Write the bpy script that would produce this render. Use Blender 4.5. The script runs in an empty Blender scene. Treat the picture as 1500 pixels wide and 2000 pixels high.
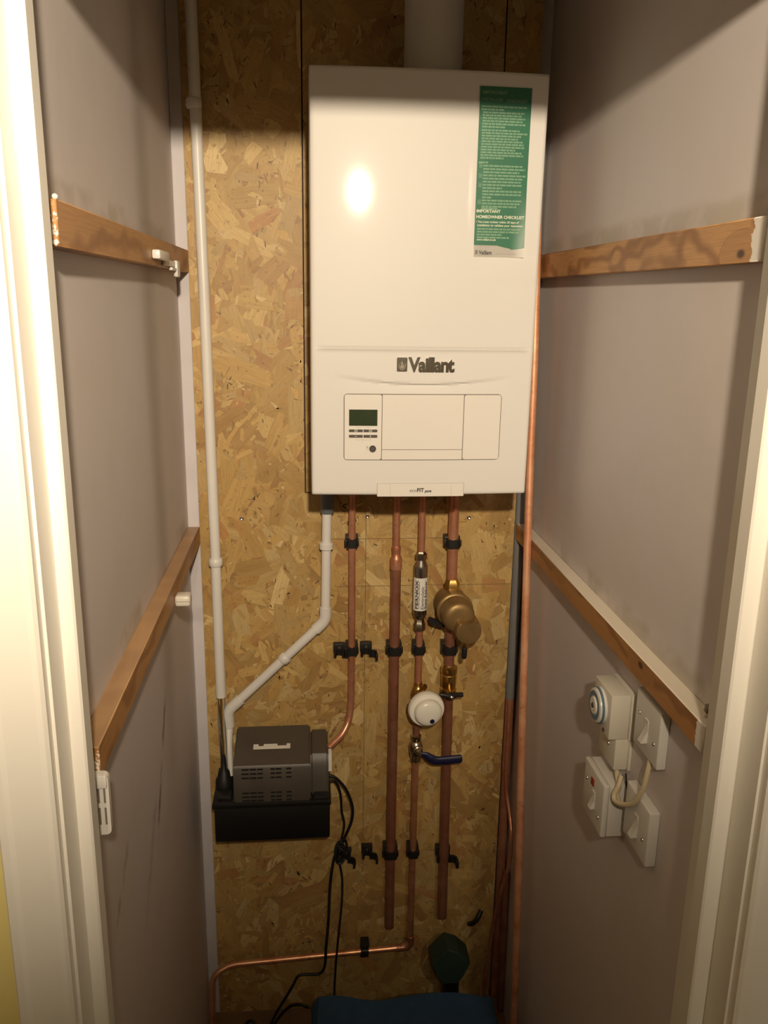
import bpy, bmesh, math, random
from mathutils import Vector, Matrix
random.seed(7)
C = bpy.context.scene.collection
PI = math.pi

# ------------------------------------------------------------------ camera
cd = bpy.data.cameras.new('camera'); cam = bpy.data.objects.new('camera', cd); C.objects.link(cam)
def cam_basis(p, y, r):
    cy, sy = math.cos(y), math.sin(y)
    fwd = Vector((-sy*math.cos(p), cy*math.cos(p), math.sin(p)))
    rt = Vector((cy, sy, 0)); up = rt.cross(fwd)
    c, s = math.cos(r), math.sin(r)
    return rt*c + up*s, up*c - rt*s, fwd
rt, up, fw = cam_basis(-0.2515264649, -0.0944930686, 0.0150524580)
m = Matrix((rt, up, -fw)).transposed().to_4x4()
m.translation = Vector((-0.00832, -1.74675, 1.74506))
cam.matrix_world = m
cd.sensor_fit = 'VERTICAL'; cd.sensor_height = 24.0; cd.lens = 1631.13/2000*24.0
cd.clip_start = 0.01
bpy.context.scene.camera = cam

# ------------------------------------------------------------------ light, world, exposure
w = bpy.data.worlds.new('world'); bpy.context.scene.world = w; w.use_nodes = True
w.node_tree.nodes['Background'].inputs[0].default_value = (1.0, 0.80, 0.58, 1)
w.node_tree.nodes['Background'].inputs[1].default_value = 0.02
vs = bpy.context.scene.view_settings
vs.view_transform = 'Standard'; vs.look = 'None'; vs.gamma = 1.0; vs.use_curve_mapping = False
vs.exposure = 0.05
LAMP = Vector((0.05, -2.10, 2.09))
def spot(name, loc, target, power, radius, size, blend, col):
    l = bpy.data.lights.new(name, 'SPOT'); o = bpy.data.objects.new(name, l); C.objects.link(o)
    l.energy = power; l.shadow_soft_size = radius; l.spot_size = size; l.spot_blend = blend; l.color = col
    o.location = loc; o.rotation_euler = (Vector(target)-Vector(loc)).to_track_quat('-Z', 'Y').to_euler()
    return o
WARM = (1.0, 0.825, 0.60)
spot('hall_spot_lamp', LAMP, (-0.08, -0.3, 2.07), 138, 0.025, math.radians(96), 1.0, WARM)
spot('hall_side_lamp', LAMP+Vector((-0.17, -0.02, -0.03)), (-0.80, -1.05, 1.60), 34, 0.02, math.radians(72), 1.0, WARM)
spot('hall_side_lamp', LAMP+Vector((0.42, -0.02, -0.02)), (1.05, -1.05, 1.35), 32, 0.02, math.radians(80), 1.0, WARM)

# ------------------------------------------------------------------ materials
def nn(nt, t, **k):
    n = nt.nodes.new(t)
    for a, v in k.items(): setattr(n, a, v)
    return n
def mat(name, col, rough=0.5, metal=0.0, var=0.0, vscale=8.0, bump=0.0, bscale=200.0, coat=0.0, spec=0.5):
    m = bpy.data.materials.new(name); m.use_nodes = True; nt = m.node_tree; b = nt.nodes['Principled BSDF']
    b.inputs['Base Color'].default_value = (*col, 1); b.inputs['Roughness'].default_value = rough
    b.inputs['Metallic'].default_value = metal; b.inputs['Coat Weight'].default_value = coat
    b.inputs['Specular IOR Level'].default_value = spec
    tc = nn(nt, 'ShaderNodeTexCoord')
    if var > 0:
        no = nn(nt, 'ShaderNodeTexNoise'); no.inputs['Scale'].default_value = vscale; no.inputs['Detail'].default_value = 5
        nt.links.new(tc.outputs['Object'], no.inputs['Vector'])
        r = nn(nt, 'ShaderNodeValToRGB'); e = r.color_ramp.elements
        e[0].position = 0.3; e[1].position = 0.7
        e[0].color = (*[max(0, c*(1-var)) for c in col], 1); e[1].color = (*[min(1, c*(1+var)) for c in col], 1)
        nt.links.new(no.outputs['Fac'], r.inputs['Fac']); nt.links.new(r.outputs['Color'], b.inputs['Base Color'])
    if bump > 0:
        n2 = nn(nt, 'ShaderNodeTexNoise'); n2.inputs['Scale'].default_value = bscale; n2.inputs['Detail'].default_value = 3
        nt.links.new(tc.outputs['Object'], n2.inputs['Vector'])
        bp = nn(nt, 'ShaderNodeBump'); bp.inputs['Strength'].default_value = bump; bp.inputs['Distance'].default_value = 0.002
        nt.links.new(n2.outputs['Fac'], bp.inputs['Height']); nt.links.new(bp.outputs['Normal'], b.inputs['Normal'])
    return m
class NG:            # tiny maths-node writer
    def __init__(s, nt): s.nt = nt
    def m(s, op, a, b=None, c=None):
        n = s.nt.nodes.new('ShaderNodeMath'); n.operation = op
        for i, v in enumerate((a, b, c)):
            if v is None: continue
            if isinstance(v, (int, float)): n.inputs[i].default_value = v
            else: s.nt.links.new(v, n.inputs[i])
        return n.outputs[0]
    def band(s, x, a, b, e):      # 1 inside [a,b], soft edge e
        n1 = s.nt.nodes.new('ShaderNodeMapRange'); n1.interpolation_type = 'SMOOTHSTEP'
        s.nt.links.new(x, n1.inputs[0]); n1.inputs[1].default_value = a-e; n1.inputs[2].default_value = a+e
        n2 = s.nt.nodes.new('ShaderNodeMapRange'); n2.interpolation_type = 'SMOOTHSTEP'
        s.nt.links.new(x, n2.inputs[0]); n2.inputs[1].default_value = b-e; n2.inputs[2].default_value = b+e
        n2.inputs[3].default_value = 1; n2.inputs[4].default_value = 0
        return s.m('MULTIPLY', n1.outputs[0], n2.outputs[0])
    def noise(s, vec, scale, detail=4, rough=0.55, mapscale=None):
        if mapscale:
            mp = s.nt.nodes.new('ShaderNodeMapping'); mp.inputs['Scale'].default_value = mapscale
            s.nt.links.new(vec, mp.inputs['Vector']); vec = mp.outputs[0]
        n = s.nt.nodes.new('ShaderNodeTexNoise'); n.inputs['Scale'].default_value = scale
        n.inputs['Detail'].default_value = detail; n.inputs['Roughness'].default_value = rough
        s.nt.links.new(vec, n.inputs['Vector']); return n.outputs['Fac']
    def mix(s, f, a, b, mode='MIX'):
        n = s.nt.nodes.new('ShaderNodeMix'); n.data_type = 'RGBA'; n.blend_type = mode
        if isinstance(f, (int, float)): n.inputs[0].default_value = f
        else: s.nt.links.new(f, n.inputs[0])
        for i, v in ((6, a), (7, b)):
            if isinstance(v, tuple): n.inputs[i].default_value = (*v, 1)
            else: s.nt.links.new(v, n.inputs[i])
        return n.outputs[2]
    def remap(s, x, a, b, c=0, d=1):
        n = s.nt.nodes.new('ShaderNodeMapRange'); s.nt.links.new(x, n.inputs[0])
        for i, v in enumerate((a, b, c, d)): n.inputs[i+1].default_value = v
        return n.outputs[0]

WALLC = (0.62, 0.58, 0.57)
def wall_mat(name, side):
    m = bpy.data.materials.new(name); m.use_nodes = True; nt = m.node_tree; b = nt.nodes['Principled BSDF']; g = NG(nt)
    b.inputs['Roughness'].default_value = 0.62
    geo = nn(nt, 'ShaderNodeNewGeometry'); sp = nn(nt, 'ShaderNodeSeparateXYZ')
    P = geo.outputs['Position']; nt.links.new(P, sp.inputs[0]); Y, Z = sp.outputs[1], sp.outputs[2]
    big = g.noise(P, 2.2, 3); med = g.noise(P, 9, 4); n3 = g.noise(P, 28, 3)
    c = g.mix(g.remap(big, .35, .65), (0.65, 0.59, 0.565), (0.66, 0.615, 0.635))
    c = g.mix(g.m('MULTIPLY', g.remap(med, .5, .7), .35), c, (0.58, 0.535, 0.505))
    olive = (0.38, 0.34, 0.245)
    jit = g.m('MULTIPLY', g.m('SUBTRACT', med, .5), .05)
    Zj = g.m('ADD', Z, jit)
    s1 = g.m('MULTIPLY', g.band(Zj, 1.80, 1.862, .008), g.remap(med, .42, .55))
    s2 = g.m('MULTIPLY', g.band(Zj, 1.22, 1.300, .010), g.remap(med, .45, .60))
    c = g.mix(g.m('MULTIPLY', s1, .42), c, olive); c = g.mix(g.m('MULTIPLY', s2, .5), c, olive)
    if side == 'left':
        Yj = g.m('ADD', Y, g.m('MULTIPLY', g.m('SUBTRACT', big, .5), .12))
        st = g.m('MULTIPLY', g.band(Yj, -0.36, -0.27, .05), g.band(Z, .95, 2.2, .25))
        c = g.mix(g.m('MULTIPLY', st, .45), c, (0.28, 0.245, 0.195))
        # long scuff rising towards the back of the cupboard
        def line(y0, z0, y1, z1, w_, k):
            nonlocal c
            L = math.hypot(y1-y0, z1-z0); ux, uz = (y1-y0)/L, (z1-z0)/L
            a = g.m('SUBTRACT', Y, y0); b_ = g.m('SUBTRACT', Z, z0)
            t = g.m('ADD', g.m('MULTIPLY', a, ux), g.m('MULTIPLY', b_, uz))
            d = g.m('ABSOLUTE', g.m('ADD', g.m('SUBTRACT', g.m('MULTIPLY', a, uz), g.m('MULTIPLY', b_, ux)), g.m('MULTIPLY', g.m('SUBTRACT', n3, .5), .012)))
            mk = g.m('MULTIPLY', g.band(d, -1, w_, w_*.8), g.band(t, 0, L, .03))
            c = g.mix(g.m('MULTIPLY', g.m('MULTIPLY', mk, g.remap(n3, .38, .62)), k), c, (0.16, 0.14, 0.12))
        line(-0.50, 0.86, -0.36, 1.06, .008, .8)
        line(-0.80, 0.93, -0.70, 1.00, .008, .6)
        line(-0.62, 0.80, -0.50, 0.93, .012, .25)
    else:
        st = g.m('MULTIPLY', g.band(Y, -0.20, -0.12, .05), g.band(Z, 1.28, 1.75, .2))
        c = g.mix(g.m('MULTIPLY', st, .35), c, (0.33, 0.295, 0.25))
    nt.links.new(c, b.inputs['Base Color'])
    bp = nn(nt, 'ShaderNodeBump'); bp.inputs['Strength'].default_value = .25; bp.inputs['Distance'].default_value = .002
    nt.links.new(g.noise(P, 14, 4), bp.inputs['Height']); nt.links.new(bp.outputs[0], b.inputs['Normal'])
    return m
M = {}
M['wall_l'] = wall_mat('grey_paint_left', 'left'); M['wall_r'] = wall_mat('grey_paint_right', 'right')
M['wall_b'] = mat('grey_paint_back', WALLC, .65, var=.05, vscale=6)
M['strip'] = mat('pale_grey_paint', (0.62, 0.59, 0.62), .6, var=.05, vscale=10)
M['gloss'] = mat('white_gloss_paint', (0.83, 0.80, 0.74), .30, var=.02, vscale=4, bump=.05, bscale=30)
M['yellow'] = mat('yellow_wall_paint', (0.80, 0.68, 0.27), .6, var=.03, vscale=3)
M['cream'] = mat('cream_wall_paint', (0.50, 0.44, 0.32), .6, var=.03, vscale=3)
M['ceil'] = mat('white_ceiling_paint', (0.75, 0.72, 0.66), .8, var=.02)
M['floor'] = mat('floor_boards', (0.20, 0.12, 0.06), .6, var=.25, vscale=12)
M['boiler'] = mat('boiler_enamel', (0.72, 0.705, 0.68), .45, var=.01, vscale=3, spec=.25, coat=.6)
M['boiler'].node_tree.nodes['Principled BSDF'].inputs['Coat Roughness'].default_value = .06
M['boiler_trim'] = mat('boiler_plastic', (0.76, 0.725, 0.68), .30, var=.01)
M['gap'] = mat('dark_gap', (0.20, 0.17, 0.15), .8, var=.1)
M['grey_print'] = mat('grey_print', (0.42, 0.38, 0.33), .6, var=.1)
M['dark_print'] = mat('dark_print', (0.05, 0.045, 0.045), .5, var=.1)
M['key'] = mat('dark_grey_key', (0.075, 0.06, 0.055), .4, var=.1)
M['lcd'] = mat('green_lcd', (0.035, 0.052, 0.025), .18, var=.08, vscale=60)
M['chrome'] = mat('chrome', (0.78, 0.75, 0.70), .16, 1.0, var=.03)
M['steel'] = mat('dull_steel', (0.48, 0.45, 0.41), .22, 1.0, var=.1, vscale=40)
M['green'] = mat('green_card', (0.022, 0.15, 0.080), .42, var=.05, vscale=20)
M['pgreen'] = mat('pale_green_print', (0.17, 0.33, 0.21), .5, var=.15, vscale=700)
M['cardwhite'] = mat('white_card', (0.80, 0.78, 0.73), .35, var=.02)
M['cprint'] = mat('cream_print', (0.66, 0.70, 0.55), .5, var=.03)
def copper(name, col, rough):
    m = bpy.data.materials.new(name); m.use_nodes = True; nt = m.node_tree; b = nt.nodes['Principled BSDF']; g = NG(nt)
    tc = nn(nt, 'ShaderNodeTexCoord'); P = tc.outputs['Object']
    n1 = g.noise(P, 14, 5, .6); n2 = g.noise(P, 70, 4, .6)
    c = g.mix(g.remap(n1, .35, .68), tuple(x*1.08 for x in col), (col[0]*.72, col[1]*.55, col[2]*.45))
    c = g.mix(g.m('MULTIPLY', g.remap(n2, .58, .75), .5), c, (col[0]*.4, col[1]*.30, col[2]*.28))
    nt.links.new(c, b.inputs['Base Color']); b.inputs['Metallic'].default_value = .62
    nt.links.new(g.remap(n1, .3, .7, rough-.05, rough+.12), b.inputs['Roughness'])
    return m
M['copper'] = copper('copper_tube', (0.66, 0.325, 0.205), .34)
M['copper_bright'] = copper('bright_copper_tube', (1.0, 0.56, 0.34), .33)
M['copper_bright'].node_tree.nodes['Principled BSDF'].inputs['Metallic'].default_value = .85
M['copper_tall'] = copper('polished_copper_tube', (1.0, 0.55, 0.34), .42)
M['copper_tall'].node_tree.nodes['Principled BSDF'].inputs['Metallic'].default_value = .45
M['copper_dull'] = copper('dull_copper_tube', (0.42, 0.20, 0.13), .36)
M['brass'] = mat('brass', (0.62, 0.40, 0.13), .30, 1.0, var=.15, vscale=30)
M['castbrass'] = mat('cast_bronze', (0.30, 0.195, 0.080), .44, .60, var=.12, vscale=30, bump=.1, bscale=300)
M['nickel'] = mat('nickel', (0.55, 0.49, 0.40), .25, 1.0, var=.15, vscale=40)
M['wplastic'] = mat('white_pvc', (0.76, 0.74, 0.71), .35, var=.03, vscale=12)
M['gplastic'] = mat('grey_pvc', (0.135, 0.15, 0.165), .4, var=.05)
M['flue'] = mat('flue_white', (0.62, 0.60, 0.57), .4, var=.03)
M['black'] = mat('black_plastic', (0.012, 0.011, 0.011), .45, var=.2, vscale=30)
M['rubber'] = mat('black_rubber', (0.010, 0.010, 0.010), .5, var=.2)
M['pumpgrey'] = mat('charcoal_plastic', (0.085, 0.072, 0.060), .42, var=.08, vscale=20, bump=.1, bscale=500)
M['pumptank'] = mat('black_tank_plastic', (0.006, 0.006, 0.006), .45, var=.1)
M['vent'] = mat('vent_dark', (0.004, 0.004, 0.004), .9, var=.1)
M['eplastic'] = mat('ivory_plastic', (0.70, 0.66, 0.57), .32, var=.03, vscale=10)
M['eplastic_w'] = mat('white_electrical_plastic', (0.72, 0.70, 0.66), .30, var=.03, vscale=10)
M['cream_cable'] = mat('cream_cable', (0.66, 0.56, 0.38), .45, var=.05)
M['red'] = mat('red_plastic', (0.35, 0.03, 0.02), .4, var=.05)
M['blueplastic'] = mat('blue_ring', (0.10, 0.17, 0.24), .4, var=.1)
M['bluelever'] = mat('navy_vinyl', (0.009, 0.010, 0.050), .42, var=.1)
M['valvewhite'] = mat('white_valve_plastic', (0.88, 0.85, 0.77), .25, var=.02)
M['bluecloth'] = mat('blue_fabric', (0.030, 0.082, 0.175), .85, var=.2, vscale=15, bump=.8, bscale=60)
M['dgreen'] = mat('dark_green_plastic', (0.022, 0.048, 0.034), .6, var=.15, vscale=20)
M['foam'] = mat('grey_foam', (0.20, 0.20, 0.20), .6, var=.06, vscale=30, bump=.2, bscale=200)
M['pencil'] = mat('pencil_line', (0.20, 0.14, 0.07), .8, var=.1)
M['screw'] = mat('zinc_screw', (0.65, 0.63, 0.60), .3, 1.0, var=.1)
def clear():
    m = mat('clear_vinyl', (0.92, 0.93, 0.92), .06); b = m.node_tree.nodes['Principled BSDF']
    b.inputs['Transmission Weight'].default_value = 1.0; b.inputs['IOR'].default_value = 1.4
    return m
M['clear'] = clear()
def wood(name, light, dark, white_ends=.0105, knots=(), top=None, warpk=34):
    m = bpy.data.materials.new(name); m.use_nodes = True; nt = m.node_tree; b = nt.nodes['Principled BSDF']; g = NG(nt)
    b.inputs['Roughness'].default_value = .45
    geo = nn(nt, 'ShaderNodeNewGeometry'); P = geo.outputs['Position']
    sp = nn(nt, 'ShaderNodeSeparateXYZ'); nt.links.new(P, sp.inputs[0]); X, Y, Z = sp.outputs
    warp = g.noise(P, 1.0, 2, .5, (6, 7, 14))
    v = g.m('ADD', g.m('MULTIPLY', Z, 120), g.m('MULTIPLY', warp, warpk))
    kd = None
    for (ky, kz) in knots:
        dy = g.m('MULTIPLY', g.m('SUBTRACT', Y, ky), .55); dz = g.m('SUBTRACT', Z, kz)
        d = g.m('SQRT', g.m('ADD', g.m('MULTIPLY', dy, dy), g.m('MULTIPLY', dz, dz)))
        f = g.band(d, -1, .014, .013)
        v = g.m('ADD', g.m('MULTIPLY', v, g.m('SUBTRACT', 1, f)), g.m('MULTIPLY', f, g.m('MULTIPLY', d, 900)))
        k = g.band(d, -1, .0045, .002); kd = k if kd is None else g.m('MAXIMUM', kd, k)
    s = g.m('SINE', v); fine = g.noise(P, 1.0, 5, .7, (300, 12, 420))
    c = g.mix(g.remap(s, -.2, 1, 0, .8), light, dark)
    c = g.mix(g.remap(fine, .4, .7, 0, .35), c, tuple(x*.7 for x in dark))
    if kd is not None: c = g.mix(kd, c, tuple(x*.28 for x in dark))
    if top:      # cream sawn top face, and streaks of white paint
        sn = nn(nt, 'ShaderNodeSeparateXYZ'); nt.links.new(geo.outputs['Normal'], sn.inputs[0])
        c = g.mix(g.m('MULTIPLY', g.remap(sn.outputs[2], .4, .6), top[3]), c, top[:3])
    if white_ends:
        n = g.noise(P, 60, 4, .7)
        e = g.m('GREATER_THAN', g.m('SUBTRACT', g.m('MULTIPLY', n, .036), g.m('ADD', Y, .905)), white_ends)
        c = g.mix(e, c, (0.78, 0.73, 0.66))
    nt.links.new(c, b.inputs['Base Color'])
    return m
LW, DW = (0.52, 0.265, 0.10), (0.29, 0.125, 0.042)
M['wood_ul'] = wood('pine_upper_left', LW, DW, .019, warpk=12)
M['wood_ll'] = wood('pine_lower_left', LW, DW, .019, warpk=14, top=(0.50, 0.34, 0.20, .55))
M['wood_ur'] = wood('pine_upper_right', (0.58, 0.31, 0.12), (0.27, 0.115, 0.04), -.004, knots=((-.862, 1.795),), warpk=26)
M['wood_lr'] = wood('pine_lower_right', (0.46, 0.225, 0.08), (0.27, 0.115, 0.04), .002, warpk=18, knots=((-.715, 1.256), (-.33, 1.27)), top=(0.80, 0.72, 0.60, 1.0))
def osb_mat():
    m = bpy.data.materials.new('osb_strands'); m.use_nodes = True; nt = m.node_tree; b = nt.nodes['Principled BSDF']; g = NG(nt)
    b.inputs['Roughness'].default_value = .50
    at = nn(nt, 'ShaderNodeVertexColor', layer_name='strand'); uv = nn(nt, 'ShaderNodeUVMap', uv_map='grain')
    f1 = g.noise(uv.outputs[0], 1.0, 5, .65, (18, 260, 1)); f2 = g.noise(uv.outputs[0], 1.0, 3, .5, (10, 40, 1))
    c = g.mix(g.remap(f1, .38, .70, 0, .45), at.outputs[0], (0.22, 0.115, 0.035))
    c = g.mix(g.remap(f2, .35, .65, .25, 0), c, (0.62, 0.43, 0.18))
    geo = nn(nt, 'ShaderNodeNewGeometry'); P = geo.outputs['Position']
    c = g.mix(g.remap(g.noise(P, 7, 3), .42, .68, 0, .22), c, (0.50, 0.325, 0.12))
    c = g.mix(g.remap(g.noise(P, 13, 4), .60, .72, 0, .35), c, (0.36, 0.17, 0.055))
    c = g.mix(g.remap(g.noise(P, 150, 3, .7), .61, .72, 0, .6), c, (0.18, 0.09, 0.03))
    nt.links.new(c, b.inputs['Base Color'])
    bp = nn(nt, 'ShaderNodeBump'); bp.inputs['Strength'].default_value = .25; bp.inputs['Distance'].default_value = .001
    nt.links.new(f1, bp.inputs['Height']); nt.links.new(bp.outputs[0], b.inputs['Normal'])
    return m
M['osb'] = osb_mat()
M['joint'] = mat('board_joint', (0.045, 0.028, 0.015), .9, var=.1)
M['osb_edge'] = mat('osb_cut_edge', (0.50, 0.36, 0.17), .7, var=.2, vscale=90)

# ------------------------------------------------------------------ helpers
ORI = {}
def obj(name, bm, m, parent=None, smooth=True, loc=None):
    if parent is None:
        o0 = Vector(loc) if loc is not None else Vector((0, 0, 0))
    else:
        p = parent
        while p.parent: p = p.parent
        o0 = ORI.get(p.name, Vector((0, 0, 0)))
    bmesh.ops.recalc_face_normals(bm, faces=bm.faces)
    bmesh.ops.translate(bm, verts=bm.verts, vec=-o0)
    me = bpy.data.meshes.new(name); bm.to_mesh(me); bm.free()
    if smooth:
        for p in me.polygons: p.use_smooth = True
        me.set_sharp_from_angle(angle=math.radians(38))
    mm = m if isinstance(m, (list, tuple)) else [m]
    for x in mm: me.materials.append(x)
    o = bpy.data.objects.new(name, me); C.objects.link(o)
    if parent is None: o.location = o0; ORI[o.name] = o0
    else: o.parent = parent
    return o
def thing(name, label, cat, loc, group=None):
    o = bpy.data.objects.new(name, None); C.objects.link(o); o.location = loc; o.empty_display_size = .02
    ORI[o.name] = Vector(loc); o['label'] = label; o['category'] = cat
    if group: o['group'] = group
    return o
def tag(o, label, cat, group=None):
    o['label'] = label; o['category'] = cat
    if group: o['group'] = group
    return o
def struct(name, bm, m, parent=None, smooth=False):
    o = obj(name, bm, m, parent, smooth)
    o['kind'] = 'structure'
    return o
def bx(bm, x0, x1, y0, y1, z0, z1, bev=0.0, seg=2):
    r = bmesh.ops.create_cube(bm, size=1.0)
    vs_ = r['verts']
    for v in vs_:
        v.co = Vector(((x0+x1)/2 + v.co.x*(x1-x0), (y0+y1)/2 + v.co.y*(y1-y0), (z0+z1)/2 + v.co.z*(z1-z0)))
    if bev > 0:
        es = list({e for v in vs_ for e in v.link_edges})
        bmesh.ops.bevel(bm, geom=es, offset=bev, segments=seg, profile=.5, affect='EDGES')
    return bm
def B(*a, **k): return bx(bmesh.new(), *a, **k)
def frame(d):
    d = d.normalized(); a = Vector((0, 0, 1)) if abs(d.z) < .9 else Vector((1, 0, 0))
    u = d.cross(a).normalized(); return u, d.cross(u).normalized()
def lathe(bm, p0, d, prof, n=28, squash=None, rot=0.0):
    """prof = [(distance along d, radius)...]; n=6 makes hexagonal nuts"""
    p0 = Vector(p0); d = Vector(d).normalized(); u, v = frame(d); rings = []
    for t, r in prof:
        c = p0 + d*t
        rings.append([bm.verts.new(c + (u*math.cos(2*PI*i/n+rot)+v*math.sin(2*PI*i/n+rot))*r) for i in range(n)])
    for a, b in zip(rings, rings[1:]):
        for i in range(n): bm.faces.new((a[i], a[(i+1) % n], b[(i+1) % n], b[i]))
    if prof[0][1] > 1e-6: bm.faces.new(rings[0])
    if prof[-1][1] > 1e-6: bm.faces.new(list(reversed(rings[-1])))
    return bm
def L_(*a, **k): return lathe(bmesh.new(), *a, **k)
def fillet(pts, r, n=7):
    pts = [Vector(p) for p in pts]; out = [pts[0]]
    for a, b, c in zip(pts, pts[1:], pts[2:]):
        d1 = (a-b); d2 = (c-b); rr = min(r, d1.length*.49, d2.length*.49)
        p1 = b+d1.normalized()*rr; p2 = b+d2.normalized()*rr
        for i in range(n+1):
            t = i/n; out.append(p1*(1-t)**2 + b*2*t*(1-t) + p2*t*t)
    out.append(pts[-1]); return out
def spline(pts, k=8):
    pts = [Vector(p) for p in pts]; P_ = [pts[0]*2-pts[1]] + pts + [pts[-1]*2-pts[-2]]; out = []
    for i in range(1, len(P_)-2):
        a, b, c, d = P_[i-1:i+3]
        for j in range(k):
            t = j/k
            out.append(.5*((2*b)+(c-a)*t+(2*a-5*b+4*c-d)*t*t+(3*b-a-3*c+d)*t**3))
    out.append(pts[-1]); return out
def tube(bm, pts, r, n=18, hollow=0.0, caps=True):
    pts = [Vector(p) for p in pts]; rings = []; u = None
    for i, p in enumerate(pts):
        d = (pts[min(i+1, len(pts)-1)] - pts[max(i-1, 0)]).normalized()
        if u is None: u, _ = frame(d)
        u = (u - d*u.dot(d)).normalized(); v = d.cross(u)
        rr = r[i] if isinstance(r, (list, tuple)) else r
        rings.append([bm.verts.new(p+(u*math.cos(2*PI*k/n)+v*math.sin(2*PI*k/n))*rr) for k in range(n)])
    for a, b in zip(rings, rings[1:]):
        for k in range(n): bm.faces.new((a[k], a[(k+1) % n], b[(k+1) % n], b[k]))
    if caps: bm.faces.new(rings[0]); bm.faces.new(list(reversed(rings[-1])))
    return bm
def T(*a, **k): return tube(bmesh.new(), *a, **k)
def prism(bm, poly, ax, a, b):
    """extrude a 2-D polygon along axis ax (0,1,2) between a and b; poly gives the other two coords in order"""
    def mk(p, h):
        q = list(p); q.insert(ax, h); return bm.verts.new(q)
    r0 = [mk(p, a) for p in poly]; r1 = [mk(p, b) for p in poly]; n = len(poly)
    for i in range(n): bm.faces.new((r0[i], r0[(i+1) % n], r1[(i+1) % n], r1[i]))
    bm.faces.new(r0); bm.faces.new(list(reversed(r1)))
    return bm
def Pz(poly, a, b, ax=2): return prism(bmesh.new(), poly, ax, a, b)
def arc_prism(bm, cx, cy, ri, ro, a0, a1, z0, z1, n=14):
    """slice of a ring in the XY plane, extruded in z; angles in degrees"""
    pts = [(cx+ro*math.cos(math.radians(a0+(a1-a0)*i/n)), cy+ro*math.sin(math.radians(a0+(a1-a0)*i/n))) for i in range(n+1)]
    pin = [(cx+ri*math.cos(math.radians(a0+(a1-a0)*i/n)), cy+ri*math.sin(math.radians(a0+(a1-a0)*i/n))) for i in range(n+1)]
    for i in range(n):
        q = [pts[i], pts[i+1], pin[i+1], pin[i]]
        prism(bm, q, 2, z0, z1)
    bmesh.ops.remove_doubles(bm, verts=bm.verts, dist=1e-6)
    return bm
def rrect(x0, x1, z0, z1, r, n=5):
    o = []
    for cx, cz, a in ((x1-r, z1-r, 0), (x0+r, z1-r, 90), (x0+r, z0+r, 180), (x1-r, z0+r, 270)):
        for i in range(n+1):
            t = math.radians(a+90*i/n); o.append((cx+r*math.cos(t), cz+r*math.sin(t)))
    return o
def text_mesh(body, size, width=None, shear=0.0, bold=0.0, extrude=0.0, space=1.0):
    """flat letters as (verts, faces) in the XY plane, left-aligned on the baseline"""
    cu = bpy.data.curves.new('t', 'FONT'); cu.body = body; cu.size = size; cu.shear = shear; cu.offset = bold
    cu.extrude = extrude; cu.space_character = space; cu.resolution_u = 3
    ob = bpy.data.objects.new('t', cu); C.objects.link(ob)
    me = bpy.data.meshes.new_from_object(ob)
    v = [x.co.copy() for x in me.vertices]; f = [list(p.vertices) for p in me.polygons]
    bpy.data.objects.remove(ob); bpy.data.curves.remove(cu); bpy.data.meshes.remove(me)
    if v:
        xa = min(p.x for p in v); xb = max(p.x for p in v); k = (width/(xb-xa)) if width else 1.0
        for p in v: p.x = (p.x-xa)*k
    return v, f
def add_vf(bm, v, f, fn):
    vv = [bm.verts.new(fn(p)) for p in v]
    for q in f:
        try: bm.faces.new([vv[i] for i in q])
        except ValueError: pass
    return bm

# ------------------------------------------------------------------ the setting
XL, XR = -0.262, 0.475
YD = -0.915      # back of the door lining
YF = -1.03       # hall face of the wall the door is in
ZL = 2.060       # underside of the door head
CE = 2.42
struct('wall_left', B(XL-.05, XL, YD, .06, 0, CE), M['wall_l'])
struct('wall_right', B(XR, XR+.05, YD, .06, 0, CE), M['wall_r'])
struct('wall_back', B(XL-.05, XR+.05, .024, .07, 0, CE), M['wall_b'])
struct('trim_1', B(XL, -.2372, -.001, .024, 0, CE, bev=.002), M['strip'])       # pale strip in the back left corner
struct('floor', B(-1.8, 2.0, -4.6, .07, -.04, 0), M['floor'])
struct('ceiling', B(-1.8, 2.0, -4.6, .07, CE, CE+.04), M['ceil'])
def front_wall():
    bm = bmesh.new()
    bx(bm, -1.8, -.275, YF+.004, YD, 0, CE); bx(bm, .485, 2.0, YF+.004, YD, 0, CE); bx(bm, -.275, .485, YF+.004, YD, ZL+.02, CE)
    return bm
struct('wall_front', front_wall(), M['yellow'])
struct('wall_hall_left', B(-1.84, -1.8, -4.6, YD, 0, CE), M['yellow'])
struct('wall_hall_right', B(2.0, 2.04, -4.6, YD, 0, CE), M['cream'])
struct('wall_hall_back', B(-1.8, 2.0, -4.64, -4.6, 0, CE), M['cream'])
# door lining with its stop, one piece each side and the head
struct('trim_2', Pz([(-.275, YD), (-.241, YD), (-.240, YD-.002), (-.240, -.965), (-.228, -.965), (-.226, -.967), (-.226, -.988), (-.228, -.990), (-.240, -.990), (-.240, YF), (-.275, YF)], 0, ZL), M['gloss'])
struct('trim_3', Pz([(.485, YD), (.447, YD), (.446, YD-.002), (.446, -.965), (.429, -.965), (.427, -.967), (.427, -.988), (.429, -.990), (.446, -.990), (.446, YF), (.485, YF)], 0, ZL), M['gloss'])
struct('trim_4', B(-.275, .485, YF, YD, ZL, ZL+.022, bev=.001), M['gloss'])
def arch(x0, x1, flip):
    # moulded architrave in plan: thick outer edge, rounded inner edge
    p = [(0, 0), (0, -.011), (.003, -.014), (.008, -.0150), (.038, -.0155), (.043, -.017), (.050, -.017), (.052, -.015), (.052, 0)]
    return [((x0-q[0]) if flip else (x0+q[0]), YF+q[1]) for q in p]
struct('trim_5', Pz(arch(-.243, 0, True), 0, ZL+.06), M['gloss'])
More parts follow.
